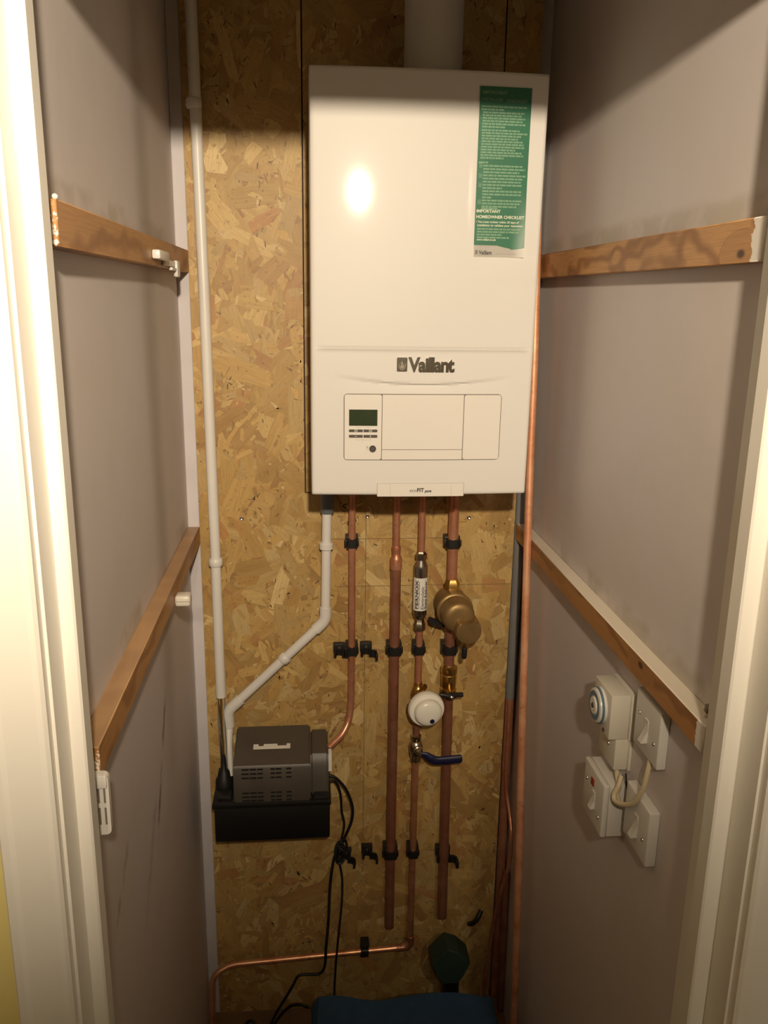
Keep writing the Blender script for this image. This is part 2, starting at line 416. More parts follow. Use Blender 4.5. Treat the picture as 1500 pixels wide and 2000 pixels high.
struct('trim_6', Pz(arch(.449, 0, False), 0, ZL+.06), M['gloss'])
struct('trim_7', B(-.30, .506, YF-.017, YF, ZL+.004, ZL+.061, bev=.003), M['gloss'])

# ------------------------------------------------------------------ OSB boards with real overlapping strands
PAL = [((0.54, 0.345, 0.125), 6), ((0.50, 0.31, 0.105), 7), ((0.455, 0.27, 0.088), 6), ((0.60, 0.41, 0.17), 4),
       ((0.40, 0.22, 0.070), 4), ((0.68, 0.50, 0.25), 2), ((0.43, 0.205, 0.075), 2), ((0.48, 0.325, 0.14), 4)]
PALX = [c for c, k in PAL for _ in range(k)]
def clip_poly(poly, x0, x1, z0, z1):
    for ax, lim, sg in ((0, x0, 1), (0, x1, -1), (1, z0, 1), (1, z1, -1)):
        out = []
        for i in range(len(poly)):
            a, b = poly[i], poly[(i+1) % len(poly)]
            ia, ib = (a[ax]-lim)*sg >= 0, (b[ax]-lim)*sg >= 0
            if ia: out.append(a)
            if ia != ib:
                t = (lim-a[ax])/(b[ax]-a[ax]); out.append(tuple(a[k]+(b[k]-a[k])*t for k in range(len(a))))
        poly = out
        if len(poly) < 3: return []
    return poly
def strands(bm, rects, n, seed):
    rnd = random.Random(seed)
    col = bm.loops.layers.float_color.new('strand') if 'strand' not in bm.loops.layers.float_color else bm.loops.layers.float_color['strand']
    uvl = bm.loops.layers.uv.new('grain') if 'grain' not in bm.loops.layers.uv else bm.loops.layers.uv['grain']
    X0 = min(r[0] for r in rects); X1 = max(r[1] for r in rects); Z0 = min(r[2] for r in rects); Z1 = max(r[3] for r in rects)
    def emit(poly, yfn, c, uo):
        for (x0, x1, z0, z1) in rects:
            q = clip_poly(poly, x0, x1, z0, z1)
            if len(q) < 3: continue
            try: f = bm.faces.new([bm.verts.new((p[0], yfn(p[0], p[1]), p[1])) for p in q])
            except ValueError: continue
            f.material_index = 0
            for lp, p in zip(f.loops, q):
                lp[col] = (*c, 1); lp[uvl].uv = (p[2]+uo, p[3]+uo*.7)
    for (x0, x1, z0, z1) in rects:
        emit([(x0, z0, x0, z0), (x1, z0, x1, z0), (x1, z1, x1, z1), (x0, z1, x0, z1)], lambda a, b: 0.0, (0.33, 0.19, 0.07), 0)
    for i in range(n):
        cx = rnd.uniform(X0-.03, X1+.03); cz = rnd.uniform(Z0-.03, Z1+.03)
        kind = rnd.random()
        if kind < .30: Ln, Wd = rnd.uniform(.050, .125), rnd.uniform(.016, .045)
        elif kind < .62: Ln, Wd = rnd.uniform(.020, .060), rnd.uniform(.005, .018)
        elif kind < .88: Ln, Wd = rnd.uniform(.008, .03), rnd.uniform(.002, .009)
        else: Ln, Wd = rnd.uniform(.003, .014), rnd.uniform(.0008, .0032)
        th = rnd.gauss(PI/2, .75) if rnd.random() < .6 else rnd.uniform(0, PI)
        ca, sa = math.cos(th), math.sin(th)
        k = rnd.uniform(.80, 1.14); c0 = rnd.choice(PALX)
        if kind >= .88: c0 = rnd.choice([(0.06, 0.03, 0.014), (0.10, 0.05, 0.02), (0.13, 0.065, 0.028)])
        c = tuple(min(1, max(0, v*k*t)) for v, t in zip(c0, (1.0, 1.03, .98)))
        hl, hw = Ln/2, Wd/2; j = lambda s: rnd.uniform(-s, s)
        loc = [(-hl+j(hl*.15), -hw*.9), (-hl*.3, -hw+j(hw*.25)), (hl*.4, -hw+j(hw*.25)), (hl+j(hl*.2), -hw*.8), (hl+j(hl*.12), 0),
               (hl+j(hl*.25), hw*.85), (hl*.3, hw+j(hw*.2)), (-hl*.4, hw+j(hw*.2)), (-hl+j(hl*.25), hw*.8), (-hl+j(hl*.1), 0)]
        poly = [(cx+a*ca-b*sa, cz+a*sa+b*ca, a, b) for a, b in loc]
        base = -.0004-.0016*i/n; tx = rnd.uniform(-.012, .012); tz = rnd.uniform(-.012, .012)
        emit(poly, lambda a, b: base+(a-cx)*tx+(b-cz)*tz, c, rnd.uniform(0, 40))
def flecks(bm, rects, n, seed):
    # chips and dark specks of bark lying on top, gathered in loose clusters
    rnd = random.Random(seed); col = bm.loops.layers.float_color['strand']; uvl = bm.loops.layers.uv['grain']
    X0 = min(r[0] for r in rects); X1 = max(r[1] for r in rects); Z0 = min(r[2] for r in rects); Z1 = max(r[3] for r in rects)
    cl = [(rnd.uniform(X0, X1), rnd.uniform(Z0, Z1)) for _ in range(max(8, n//16))]
    for i in range(n):
        if rnd.random() < .6: a = rnd.choice(cl); cx, cz = a[0]+rnd.gauss(0, .018), a[1]+rnd.gauss(0, .022)
        else: cx, cz = rnd.uniform(X0, X1), rnd.uniform(Z0, Z1)
        th = rnd.gauss(PI/2, .9); ca, sa = math.cos(th), math.sin(th); dark = rnd.random() < .62
        L = rnd.uniform(.0012, .0075) if dark else rnd.uniform(.003, .013); W = rnd.uniform(.0005, .0017) if dark else rnd.uniform(.001, .0035)
        c = rnd.choice([(.05, .025, .012), (.10, .052, .02), (.18, .10, .04)] if dark else [(.68, .52, .26), (.60, .43, .19), (.30, .17, .06)])
        poly = [(cx+L*math.cos(t)*ca*rnd.uniform(.7, 1)-W*math.sin(t)*sa, cz+L*math.cos(t)*sa+W*math.sin(t)*ca*rnd.uniform(.6, 1)) for t in [2*PI*k/7 for k in range(7)]]
        for (x0, x1, z0, z1) in rects:
            q = clip_poly(poly, x0, x1, z0, z1)
            if len(q) < 3: continue
            f = bm.faces.new([bm.verts.new((p[0], -.00275, p[1])) for p in q]); f.material_index = 0
            for lp, p in zip(f.loops, q): lp[col] = (*c, 1); lp[uvl].uv = p
def osb(name, rects, n, seed, label, th=.019, fill=()):
    bm = bmesh.new(); strands(bm, rects, n, seed); flecks(bm, rects, n//4, seed+50)
    for r in fill:      # dark strip added down the joint, standing in for the shade there
        k = len(bm.faces); bx(bm, r[0], r[1], .004, th, r[2], r[3]); bm.faces.ensure_lookup_table()
        for f in bm.faces[k:]: f.material_index = 2
    for (x0, x1, z0, z1) in rects:
        k = len(bm.faces); bx(bm, x0, x1, .0005, th, z0, z1)
        bm.faces.ensure_lookup_table()
        for f in bm.faces[k:]: f.material_index = 1
    me_bm = bm
    # (recalc of normals would flip lone strands at random, so write the mesh directly)
    me = bpy.data.meshes.new(name); me_bm.to_mesh(me); me_bm.free()
    me.materials.append(M['osb']); me.materials.append(M['osb_edge']); me.materials.append(M['joint'])
    o = bpy.data.objects.new(name, me); C.objects.link(o); ORI[o.name] = Vector((0, 0, 0))
    return tag(o, label, 'board')
osb('osb_board', [(-.237, -.0135, 0, CE), (-.0135, .379, 0, 1.337), (.379, .447, 0, CE)], 7200, 3,
    'full-height golden strand board lining the back of the cupboard')
osb('osb_board', [(-.0105, .376, 1.340, CE)], 2600, 5, 'strand board panel let in behind the white boiler and flue', fill=[(-.0134, -.0104, 1.34, CE), (.3759, .3789, 1.34, CE)])
# pencil lines and screws on the board
for i, (nm, a) in enumerate((('vertical', (.1175, .1187, .40, 1.30)), ('upper horizontal', (.02, .30, 1.2345, 1.2355)), ('lower horizontal', (.05, .445, 1.1255, 1.1265)))):
    tag(obj('pencil_line', B(a[0], a[1], -.0028, -.0022, a[2], a[3]), M['pencil'], loc=(a[0], 0, a[2])),
        {'vertical': 'long vertical pencil line down the board left of the thick copper pipe',
         'upper horizontal': 'upper of two level pencil lines across the board below the boiler',
         'lower horizontal': 'lower of two level pencil lines across the board behind the pipes'}[nm], 'mark')
for (x, z, lb) in ((-.148, 1.283, 'small zinc screw head in the board left of the white waste pipe'),
                   (.121, 1.285, 'small zinc screw head under the boiler beside the left copper pipe'),
                   (.344, 1.281, 'small zinc screw head under the boiler right of all the copper pipes')):
    bm = L_((x, -.001, z), (0, -1, 0), [(0, .0045), (.0025, .0045), (.0035, .003), (.0025, .001)], n=16)
    tag(obj('screw', bm, M['screw'], loc=(x, 0, z)), lb, 'screw')

# ------------------------------------------------------------------ battens
BT = .025
def batten(x0, x1, z0, z1, m, label):
    bm = B(x0, x1, -.905, -.003, z0, z1, bev=.0012, seg=1)
    return tag(obj('timber_batten', bm, m, loc=((x0+x1)/2, -.45, z0)), label, 'batten')
batten(XL, XL+BT, 1.787, 1.829, M['wood_ul'], 'upper pine batten on the left wall with two white clips near its back end')
batten(XL, XL+BT, 1.228, 1.266, M['wood_ll'], 'lower pine batten on the left wall with one small white clip')
batten(XR-BT, XR, 1.786, 1.830, M['wood_ur'], 'upper pine batten on the right wall beside the boiler, swirling grain')
batten(XR-BT, XR, 1.231, 1.267, M['wood_lr'], 'lower pine batten on the right wall above the switches, pale painted top')
# ragged caulk and paint on the left ends, and the bolt standing at the end of the lower right batten
bm = L_((.463, -.884, 1.266), (.1, -.25, 1), [(0, .0035), (.010, .0035), (.0101, .007), (.016, .007), (.0165, .004)], n=10)
tag(obj('bolt', bm, M['steel'], loc=(.463, -.884, 1.266)), 'grey bolt head sticking up at the front end of the lower right batten', 'bolt')

# ------------------------------------------------------------------ boiler
BZ, BF, LEAN = 1.400, -.289, .006      # bottom height, front plane at the bottom, how far the top leans out
def bf(u, v, out=0.0): return Vector((u, BF - LEAN*v/.7 - out + .17*(u-.195)**2 - .002, BZ+v))      # front face bows out slightly
boiler = thing('boiler', 'large white wall-hung boiler with a green card on its front', 'boiler', (.195, -.15, BZ))
bm = bmesh.new()
v = [(.002, -.006), (.388, -.006)]
bx(bm, .004, .386, BF+.012, -.006, BZ+.008, BZ+.696)
obj('casing', bm, M['boiler'], boiler)
def front_panel():
    bm = bmesh.new(); NU, NV = 120, 230; W, H = .39, .70; e = .0055
    us = sorted(set([0, .0006, .0016, .003, e] + [e+(W-2*e)*i/NU for i in range(NU+1)] + [W-e, W-.003, W-.0016, W-.0006, W]))
    vz = [0, .0006, .0016, .003, e] + [e+(H-2*e)*i/NV for i in range(NV+1)] + [H-e, H-.003, H-.0016, H-.0006, H]
    vz += [.2575, .2583, .259, .2597, .2604, .2612, .262, .2632, .265]
    vz = sorted(set(vz))
    def sm(t): t = max(0, min(1, t)); return t*t*(3-2*t)
    def depth(u, v):
        d = 0
        for q in (u, W-u, v, H-v):
            if q < e: d += -(e - math.sqrt(max(0, e*e-(e-q)**2)))
        # horizontal bead and groove between upper and lower front
        if .008 < u < W-.008:
            k = sm((u-.008)/.012)*sm((W-.008-u)/.012)
            d += k*(-.0020*math.exp(-((v-.2612)/.0011)**2) + .0016*math.exp(-((v-.2583)/.0016)**2))
        # smile-shaped crease: surface under the curve stands forward and fades out downward and to both ends
        s = (u-.197)/.165; c = .2005+.017*s*s
        if abs(s) < 1:
            k = (1-s*s)**1.3
            if v <= c: d += .0048*k*math.exp(-((c-v)/.030))*sm((c-v)/.0035) * -1
            else: d += 0
        return d
    grid = [[bm.verts.new(bf(u, v_, depth(u, v_))) for u in us] for v_ in vz]
    for a, b in zip(grid, grid[1:]):
        for i in range(len(us)-1): bm.faces.new((a[i], a[i+1], b[i+1], b[i]))
    # returns (the panel wraps round the casing)
    rim = grid[0] + [r[-1] for r in grid[1:]] + list(reversed(grid[-1]))[1:] + [r[0] for r in reversed(grid)][1:-1]
    rim2 = [bm.verts.new((v_.co.x, -.010 if v_.co.z > BZ+.01 else -.05, v_.co.z)) for v_ in rim]
    n = len(rim)
    for i in range(n): bm.faces.new((rim[i], rim[(i+1) % n], rim2[(i+1) % n], rim2[i]))
    return bm
obj('front_panel', front_panel(), M['boiler'], boiler)
def strip_plate(x0, x1, z0, z1, r, out, n=24):
    # rounded rectangle built in vertical strips so that it follows the bowed front
    bm = bmesh.new(); xs = sorted(set([x0+(x1-x0)*i/n for i in range(n+1)] + [x0+r*(1-math.cos(PI/2*k/6)) for k in range(7)] + [x1-r*(1-math.cos(PI/2*k/6)) for k in range(7)]))
    def hh(x):
        e = max(0, r-(x-x0), r-(x1-x)); return r-math.sqrt(max(0, r*r-e*e))
    ps = [(bm.verts.new(bf(x, z0+hh(x), out)), bm.verts.new(bf(x, z1-hh(x), out))) for x in xs]
    for a, b in zip(ps, ps[1:]): bm.faces.new((a[0], b[0], b[1], a[1]))
    bmesh.ops.remove_doubles(bm, verts=bm.verts, dist=1e-7)
    return bm
# control panel: outline groove, inset white face, divided
cp = obj('control_panel', strip_plate(.0564, .3360, .0647, .1823, .0065, .0012), M['gap'], boiler)
def plate(pts, out, th=.002):
    bm = bmesh.new(); n = len(pts)
    a = [bm.verts.new(bf(x, z, out)) for x, z in pts]; b = [bm.verts.new(bf(x, z, out-th)) for x, z in pts]
    bm.faces.new(a); bm.faces.new(list(reversed(b)))
    for i in range(n): bm.faces.new((a[i], a[(i+1) % n], b[(i+1) % n], b[i]))
    return bm
def rrc(x0, x1, z0, z1, rl, rr_):     # rounded only left or right
    o = []
    for cx, cz, a, r in ((x1-rr_, z1-rr_, 0, rr_), (x0+rl, z1-rl, 90, rl), (x0+rl, z0+rl, 180, rl), (x1-rr_, z0+rr_, 270, rr_)):
        for i in range(6):
            t = math.radians(a+18*i); o.append((cx+r*math.cos(t), cz+r*math.sin(t)))
    return o
obj('display_cover', strip_plate(.0578, .1228, .0660, .1810, .0040, .0022), M['boiler_trim'], cp)
obj('flap', strip_plate(.1240, .2676, .0842, .1810, .0003, .0024), M['boiler_trim'], cp)
obj('flap_lower', strip_plate(.1240, .2676, .0660, .0833, .0003, .0024), M['boiler_trim'], cp)
obj('end_cover', strip_plate(.2689, .3346, .0660, .1810, .0040, .0024), M['boiler_trim'], cp)
o = obj('display', plate(rrc(.0657, .1153, .1263, .1548, .0006, .0006), .0030, .001), M['lcd'], boiler)
o['label'] = 'dark green blank display'
for k, (x0, x1, z0, z1, rl, r2) in enumerate(((.0656, .0898, .1153, .1198, .0014, .0004), (.0912, .1155, .1153, .1198, .0004, .0014),
                                             (.0656, .0898, .1055, .1102, .0014, .0004), (.0912, .1155, .1055, .1102, .0004, .0014))):
    bt = obj('key_button', plate(rrc(x0, x1, z0, z1, rl, r2), .0038, .0015), M['key'], boiler)
    xm, zm = (x0+x1)/2, (z0+z1)/2; bm = bmesh.new()
    def q(a, b, c, d):
        add_vf(bm, [(a, c, 0), (b, c, 0), (b, d, 0), (a, d, 0)], [[0, 1, 2, 3]], lambda p: bf(xm+p[0], zm+p[1], .0040))
    if k < 2:
        q(-.0026, .0026, .0013, .0018); q(-.0026, .0026, -.0018, -.0013); q(-.0026, -.0020, -.0018, .0018); q(.0020, .0026, -.0018, .0018)
        q(-.0009, .0012, -.0004, .0004)
    elif k == 2: q(-.0018, .0018, -.0004, .0004)
    else: q(-.0014, .0014, -.0004, .0004); q(-.0004, .0004, -.0014, .0014)
    obj('key_symbol', bm, M['cprint'], bt)
bm = bmesh.new()      # thin printed brackets around the keys, and the flue symbol beside the round button
def pq(x0, x1, z0, z1, out=.0028): add_vf(bm, [(x0, z0, 0), (x1, z0, 0), (x1, z1, 0), (x0, z1, 0)], [[0, 1, 2, 3]], lambda p: bf(p[0], p[1], out))
pq(.0775, .0868, .1008, .1012); pq(.0935, .1034, .1008, .1012); pq(.0775, .0779, .1008, .1035); pq(.1030, .1034, .1008, .1035)
pq(.0775, .0865, .1232, .1236); pq(.0935, .1030, .1232, .1236); pq(.0903, .0906, .1222, .1245)
pq(.0884, .0896, .1018, .1028); pq(.0902, .0908, .0990, .1000); pq(.0907, .0916, .1004, .1024); pq(.0900, .0906, .0980, .0992)
for s in (-1, 1):
    add_vf(bm, [(.0982+s*.0016, .0908, 0), (.0982+s*.0022, .0908, 0), (.0982+s*.0004, .0880, 0), (.0982, .0880, 0)], [[0, 1, 2, 3]], lambda p: bf(p[0], p[1], .0028))
    add_vf(bm, [(.0982+s*.0014, .0840, 0), (.0982+s*.0020, .0840, 0), (.0982+s*.0007, .0885, 0), (.0982, .0885, 0)], [[0, 1, 2, 3]], lambda p: bf(p[0], p[1], .0028))
pq(.0970, .0994, .0872, .0896)
obj('panel_print', bm, M['grey_print'], boiler)
bm = lathe(bmesh.new(), bf(.1076, .0856, .0022), (0, -1, 0), [(0, .0060), (.0025, .0060), (.0032, .0054), (.0032, .0042), (.0022, .0036)], n=26)
obj('reset_button', bm, M['key'], boiler)
# lower front tray with model lettering
tr = obj('service_tray', strip_plate(.1170, .2732, -.0015, .0224, .0010, .0026), M['boiler_trim'], boiler)
bm = bmesh.new()
for a in ((.1163, .1169, -.001, .0232), (.2733, .2739, -.001, .0232), (.1163, .2739, .0225, .0231), (.1398, .1402, -.001, .0222), (.2508, .2512, -.001, .0222)):
    z = a[2:4]; 
    for i in range(16):
        xa, xb = a[0]+(a[1]-a[0])*i/16, a[0]+(a[1]-a[0])*(i+1)/16
        add_vf(bm, [(xa, z[0], 0), (xb, z[0], 0), (xb, z[1], 0), (xa, z[1], 0)], [[0, 1, 2, 3]], lambda p: bf(p[0], p[1], .0029))
bmesh.ops.remove_doubles(bm, verts=bm.verts, dist=1e-7)
obj('tray_outline', bm, M['grey_print'], tr)
v1, f1 = text_mesh('eco', .0085, width=.0125, bold=.0); v2, f2 = text_mesh('FIT', .0098, width=.0125, bold=.00035); v3, f3 = text_mesh('pure', .0068, width=.0125, shear=.3, bold=.0003)
bm = bmesh.new()
add_vf(bm, v1, f1, lambda p: bf(.1752+p.x, .0068+p.y, .0029)); add_vf(bm, v2, f2, lambda p: bf(.1885+p.x, .0068+p.y, .0029)); add_vf(bm, v3, f3, lambda p: bf(.2020+p.x, .0062+p.y, .0029))
obj('model_lettering', bm, M['dark_print'], tr)
# chrome maker's badge
def letters(body, u, v_, size, width, out, m, name, parent, **k):
    vv, ff = text_mesh(body, size, width=width, **k); bm = bmesh.new()
    add_vf(bm, vv, ff, lambda p: bf(u+p.x, v_+p.y, out+p.z)); return obj(name, bm, m, parent)
bd = obj('badge', plate(rrc(.1477, .1660, .2212, .2452, .0018, .0018), .0022, .0024), M['chrome'], boiler)
o = bd; o['label'] = 'chrome square badge'
bm = bmesh.new()      # hare in an egg outline, raised on the badge
ctr = (.1569, .2322)
for i in range(28):
    a0, a1 = math.radians(-200+220*i/28), math.radians(-200+220*(i+1)/28)
    e0 = lambda a, k: (ctr[0]+.0062*k*math.cos(a), ctr[1]+.0085*k*math.sin(a))
    add_vf(bm, [(*e0(a0, 1), 0), (*e0(a1, 1), 0), (*e0(a1, .84), 0), (*e0(a0, .84), 0)], [[0, 1, 2, 3]], lambda p: bf(p[0], p[1], .0030))
for (cx, cz, rx, rz) in ((.1568, .2290, .0036, .0030), (.1553, .2345, .0007, .0040), (.1575, .2345, .0007, .0040), (.1595, .2315, .0016, .0012)):
    add_vf(bm, [(cx+rx*math.cos(2*PI*i/14), cz+rz*math.sin(2*PI*i/14), 0) for i in range(14)], [list(range(14))], lambda p: bf(p[0], p[1], .0031))
obj('badge_emblem', bm, M['nickel'], bd)
letters('Vaillant', .1672, .2218, .0335, .0815, .0022, M['chrome'], 'badge_lettering', boiler, bold=.0014, extrude=.0012, space=.92)
# green checklist card
cl = None
def card():
    bm = bmesh.new(); y = 14
    # slightly curled card: right edge lifts near the bottom
    cols = 10; rows = 24; W0 = .0862
    g = []
    for j in range(rows+1):
        v_ = .4135 + (.6765-.4135)*j/rows; row = []
        for i in range(cols+1):
            u = .2742 + W0*i/cols
            row.append(bm.verts.new(bf(u, v_, card_out(u, v_))))
        g.append(row)
    for j in range(rows):
        for i in range(cols): bm.faces.new((g[j][i], g[j][i+1], g[j+1][i+1], g[j+1][i]))
    return bm
def card_out(u, v_):
    lift = max(0, (u-.335)/.026)**2 * max(0, min(1, (.53-v_)/.10)) * .0045
    return .0012 + lift
bm = card()
r = bmesh.ops.solidify(bm, geom=bm.faces[:], thickness=.0004)
cl = obj('checklist_card', bm, M['cardwhite'], boiler); cl['label'] = 'green and white checklist card'
def on_card(bm, x0, x1, z0, z1, k=.0004, n=6):
    for i in range(n):
        a, b = x0+(x1-x0)*i/n, x0+(x1-x0)*(i+1)/n
        add_vf(bm, [(a, z0, 0), (b, z0, 0), (b, z1, 0), (a, z1, 0)], [[0, 1, 2, 3]], lambda p: bf(p[0], p[1], card_out(p[0], p[1])+k))
bm = bmesh.new(); rows = 60
def wave(u): t = (u-.2742)/.0862; return .4325 - (.0 if t < .45 else .0062*math.sin(min(1, (t-.45)/.5)*PI*.5 if t < .72 else PI*.5*(1-(t-.72)/.45)))
nU = 24
for i in range(nU):
    a, b = .2742+.0862*i/nU, .2742+.0862*(i+1)/nU
    for j in range(26):
        za, zb = wave(a)+(.6763-wave(a))*j/26, wave(a)+(.6763-wave(a))*(j+1)/26
        zc, zd = wave(b)+(.6763-wave(b))*j/26, wave(b)+(.6763-wave(b))*(j+1)/26
        add_vf(bm, [(a, za, 0), (b, zc, 0), (b, zd, 0), (a, zb, 0)], [[0, 1, 2, 3]], lambda p: bf(p[0], p[1], card_out(p[0], p[1])+.0003))
bmesh.ops.remove_doubles(bm, verts=bm.verts, dist=1e-6)
obj('green_print', bm, M['green'], cl)
def ctext(bm, body, u, v_, size, width, bold=0, shear=0):
    vv, ff = text_mesh(body, size, width=width, bold=bold, shear=shear)
    add_vf(bm, vv, ff, lambda p: bf(u+p.x, v_+p.y, card_out(u+p.x, v_+p.y)+.0008))
bm = bmesh.new()
ctext(bm, 'IMPORTANT', .2762, .4845, .0066, .0410, bold=.0002); ctext(bm, 'HOMEOWNER CHECKLIST', .2762, .4755, .0066, .0820, bold=.0002)
ctext(bm, '• You must register within 30 days of', .2762, .4682, .0048, .0735, bold=.0001, shear=.1)
ctext(bm, 'installation to validate your guarantee', .2785, .4628, .0048, .0770, bold=.0001, shear=.1)
ctext(bm, 'www.vaillant.co.uk', .2785, .4400, .0046, .0330, bold=.0001)
obj('card_heading', bm, M['cprint'], cl)
bm = bmesh.new(); bm2 = bmesh.new(); rnd = random.Random(11)
ctext(bm2, 'IMPORTANT', .2785, .6650, .0072, .0410, bold=.0002)
ctext(bm2, 'INSTALLER', .2770, .6548, .0068, .0360, bold=.0001); ctext(bm2, 'CHECKLIST', .3180, .6535, .0068, .0360, bold=.0001)
def lines(z, n, dz, x0, ends, h=.0027):
    # rows of print too small to read in the photograph: ragged word shapes
    for i in range(n):
        x = x0; end = ends[i % len(ends)]
        while x < end:
            wd = rnd.uniform(.004, .011); e = min(end, x+wd); on_card(bm, x, e, z-i*dz-h, z-i*dz, .0005, 1); x = e+.0010
lines(.6480, 2, .0046, .2775, (.353, .315)); lines(.6390, 4, .0042, .2800, (.350, .345, .351, .347))
lines(.6220, 2, .0044, .2795, (.352, .318)); lines(.6125, 6, .0042, .2795, (.343, .356, .346, .341, .349, .351))
lines(.5873, 4, .0042, .2790, (.352, .337, .348, .351)); lines(.5705, 1, .0042, .2790, (.318,))
lines(.5635, 1, .0046, .2765, (.292,))
lines(.5585, 10, .0049, .2845, (.351, .356, .346, .357, .352, .350, .351, .318, .351, .351))
lines(.5095, 4, .0047, .2845, (.300, .353, .349, .344)); lines(.4907+.0015, 1, .0047, .2845, (.312,))
lines(.4598, 4, .0045, .2785, (.353, .350, .322, .334))
obj('card_small_print', bm, M['pgreen'], cl)
for z in (.5600, .5445, .5300, .5035):
    x = .2775
    for a in ((x, x+.0055, z, z+.0007), (x, x+.0055, z-.0058, z-.0051), (x, x+.0007, z-.0058, z), (x+.0048, x+.0055, z-.0058, z), (x+.0018, x+.0038, z-.0042, z-.0015)):
        on_card(bm2, *a, .0006, 1)
for z in (.628, .610, .592, .583): on_card(bm2, .2768, .2776, z, z+.0015, .0006, 1)
obj('card_title', bm2, M['pgreen'], cl)
bm = bmesh.new(); ctext(bm, 'Vaillant', .2830, .4178, .0088, .0225, bold=.00025)
for a in ((.2768, .2776, .4178, .4244), (.2800, .2808, .4178, .4244), (.2768, .2808, .4178, .4186), (.2783, .2793, .4195, .4244)): on_card(bm, *a, .0008, 1)
obj('card_logo', bm, M['dark_print'], cl)
bm = bmesh.new(); ctext(bm, 'Systems for our future', .3120, .4182, .0040, .036)
obj('card_slogan', bm, M['grey_print'], cl)

# flue above the boiler
fl = thing('boiler_flue', 'wide pale flue pipe rising from the top of the boiler', 'flue', (.215, -.165, BZ+.70))
bm = L_((.215, -.165, BZ+.699), (0, 0, 1), [(0, .053), (.02, .053), (.022, .0505), (.319, .0505)], n=40); obj('flue_pipe', bm, M['flue'], fl)
bm = bmesh.new(); lathe(bm, (.215, -.165, BZ+.699), (0, 0, 1), [(0, .066), (.006, .066), (.009, .060), (.009, .052)], n=40)
bx(bm, .262, .276, -.175, -.16, BZ+.70, BZ+.716, bev=.003); obj('flue_collar', bm, M['flue'], fl)

# ------------------------------------------------------------------ pipes
PY = -.035
def pipe(label, pts, r, mt, name='copper_pipe', loc=None, cat='pipe'):
    pts = [Vector(p) for p in pts]
    t = thing(name, label, cat, loc or pts[-1])
    obj('tube', T(pts, r), mt, t)
    return t
def ferrule(par, c, r, h=.012, m=None, name='joint'):
    return obj(name, L_((c[0], c[1], c[2]-h/2), (0, 0, 1), [(0, r), (h*.15, r+.0014), (h*.85, r+.0014), (h, r)], n=24), m or M['copper'], par)
# P1: flow to the left, bends towards the pump
pts = [(.086, PY, 1.42), (.087, PY, 1.10)] + spline([(.087, PY, .99), (.0865, PY, .90), (.0855, PY-.001, .855), (.080, -.043, .820), (.066, -.056, .796), (.048, -.068, .783), (.0335, -.078, .774)], 8)
p1 = pipe('copper pipe nearest the white waste pipe, bending left into the pump', pts, .0076, M['copper'])
# P2
p2 = thing('copper_pipe', 'copper pipe stepping up to a thicker size, second from left, cut off above the floor', 'pipe', (.181, PY, .258))
obj('tube', T([(.181, PY, 1.42), (.182, PY, 1.215)], .0076), M['copper'], p2)
obj('reducer', L_((.182, PY, 1.228), (0, 0, -1), [(0, .0090), (.004, .0098), (.012, .0090), (.016, .0090), (.020, .0092), (.026, .0118), (.030, .0128), (.052, .0128), (.053, .0112)], n=26), M['copper'], p2)
obj('lower_tube', T([(.182, PY, 1.18), (.182, PY, .258)], .0111), M['copper_dull'], p2)
# P3 in pieces between its fittings
pipe('short copper pipe from the boiler down into the chrome scale reducer', [(.236, PY, 1.42), (.2365, PY, 1.205)], .0076, M['copper'])
pipe('short copper pipe between the scale reducer and the white round valve', [(.237, PY, 1.035), (.2375, PY, .895)], .0076, M['copper'])
p3b = pipe('stub of copper pipe between the white round valve and the blue lever valve', [(.236, PY, .845), (.236, PY, .755)], .0076, M['copper_dull'])
p3 = thing('copper_pipe', 'copper pipe below the blue lever, turning left along the bottom of the board', 'pipe', (.236, PY, .19))
pts = fillet([(.236, PY, .72), (.235, PY, .197), (-.205, PY-.003, .176), (-.245, PY-.015, .158), (-.248, PY-.04, .008)], .030, 8)
obj('tube', T(pts, .0076), M['copper_bright'], p3)
obj('elbow', T(fillet([(.235, PY, .228), (.235, PY, .1965), (.200, PY, .195)], .016, 8), .0092), M['copper_dull'], p3)
# P4
pipe('thick copper pipe from the right of the boiler down to the brass filter', [(.304, PY, 1.42), (.3055, PY, 1.145)], .0111, M['copper'])
pipe('short thick copper pipe between the brass filter and the black-handled valve', [(.3055, PY, 1.05), (.3065, PY, .925)], .0111, M['copper_dull'])
pipe('thick copper pipe hanging below the black-handled valve, cut off above the floor', [(.307, PY, .865), (.312, PY, .279)], .0111, M['copper_dull'])

# tall bright copper pipe beside the boiler
pts = spline([(.430, -.090, 2.05), (.437, -.118, 1.66), (.440, -.128, 1.386), (.443, -.172, .885), (.445, -.215, .480), (.446, -.243, .150), (.446, -.25, .004)], 6)
pipe('tall bright copper pipe standing free in front of the right wall', pts, .0080, M['copper_tall'], loc=(.446, -.25, .0))
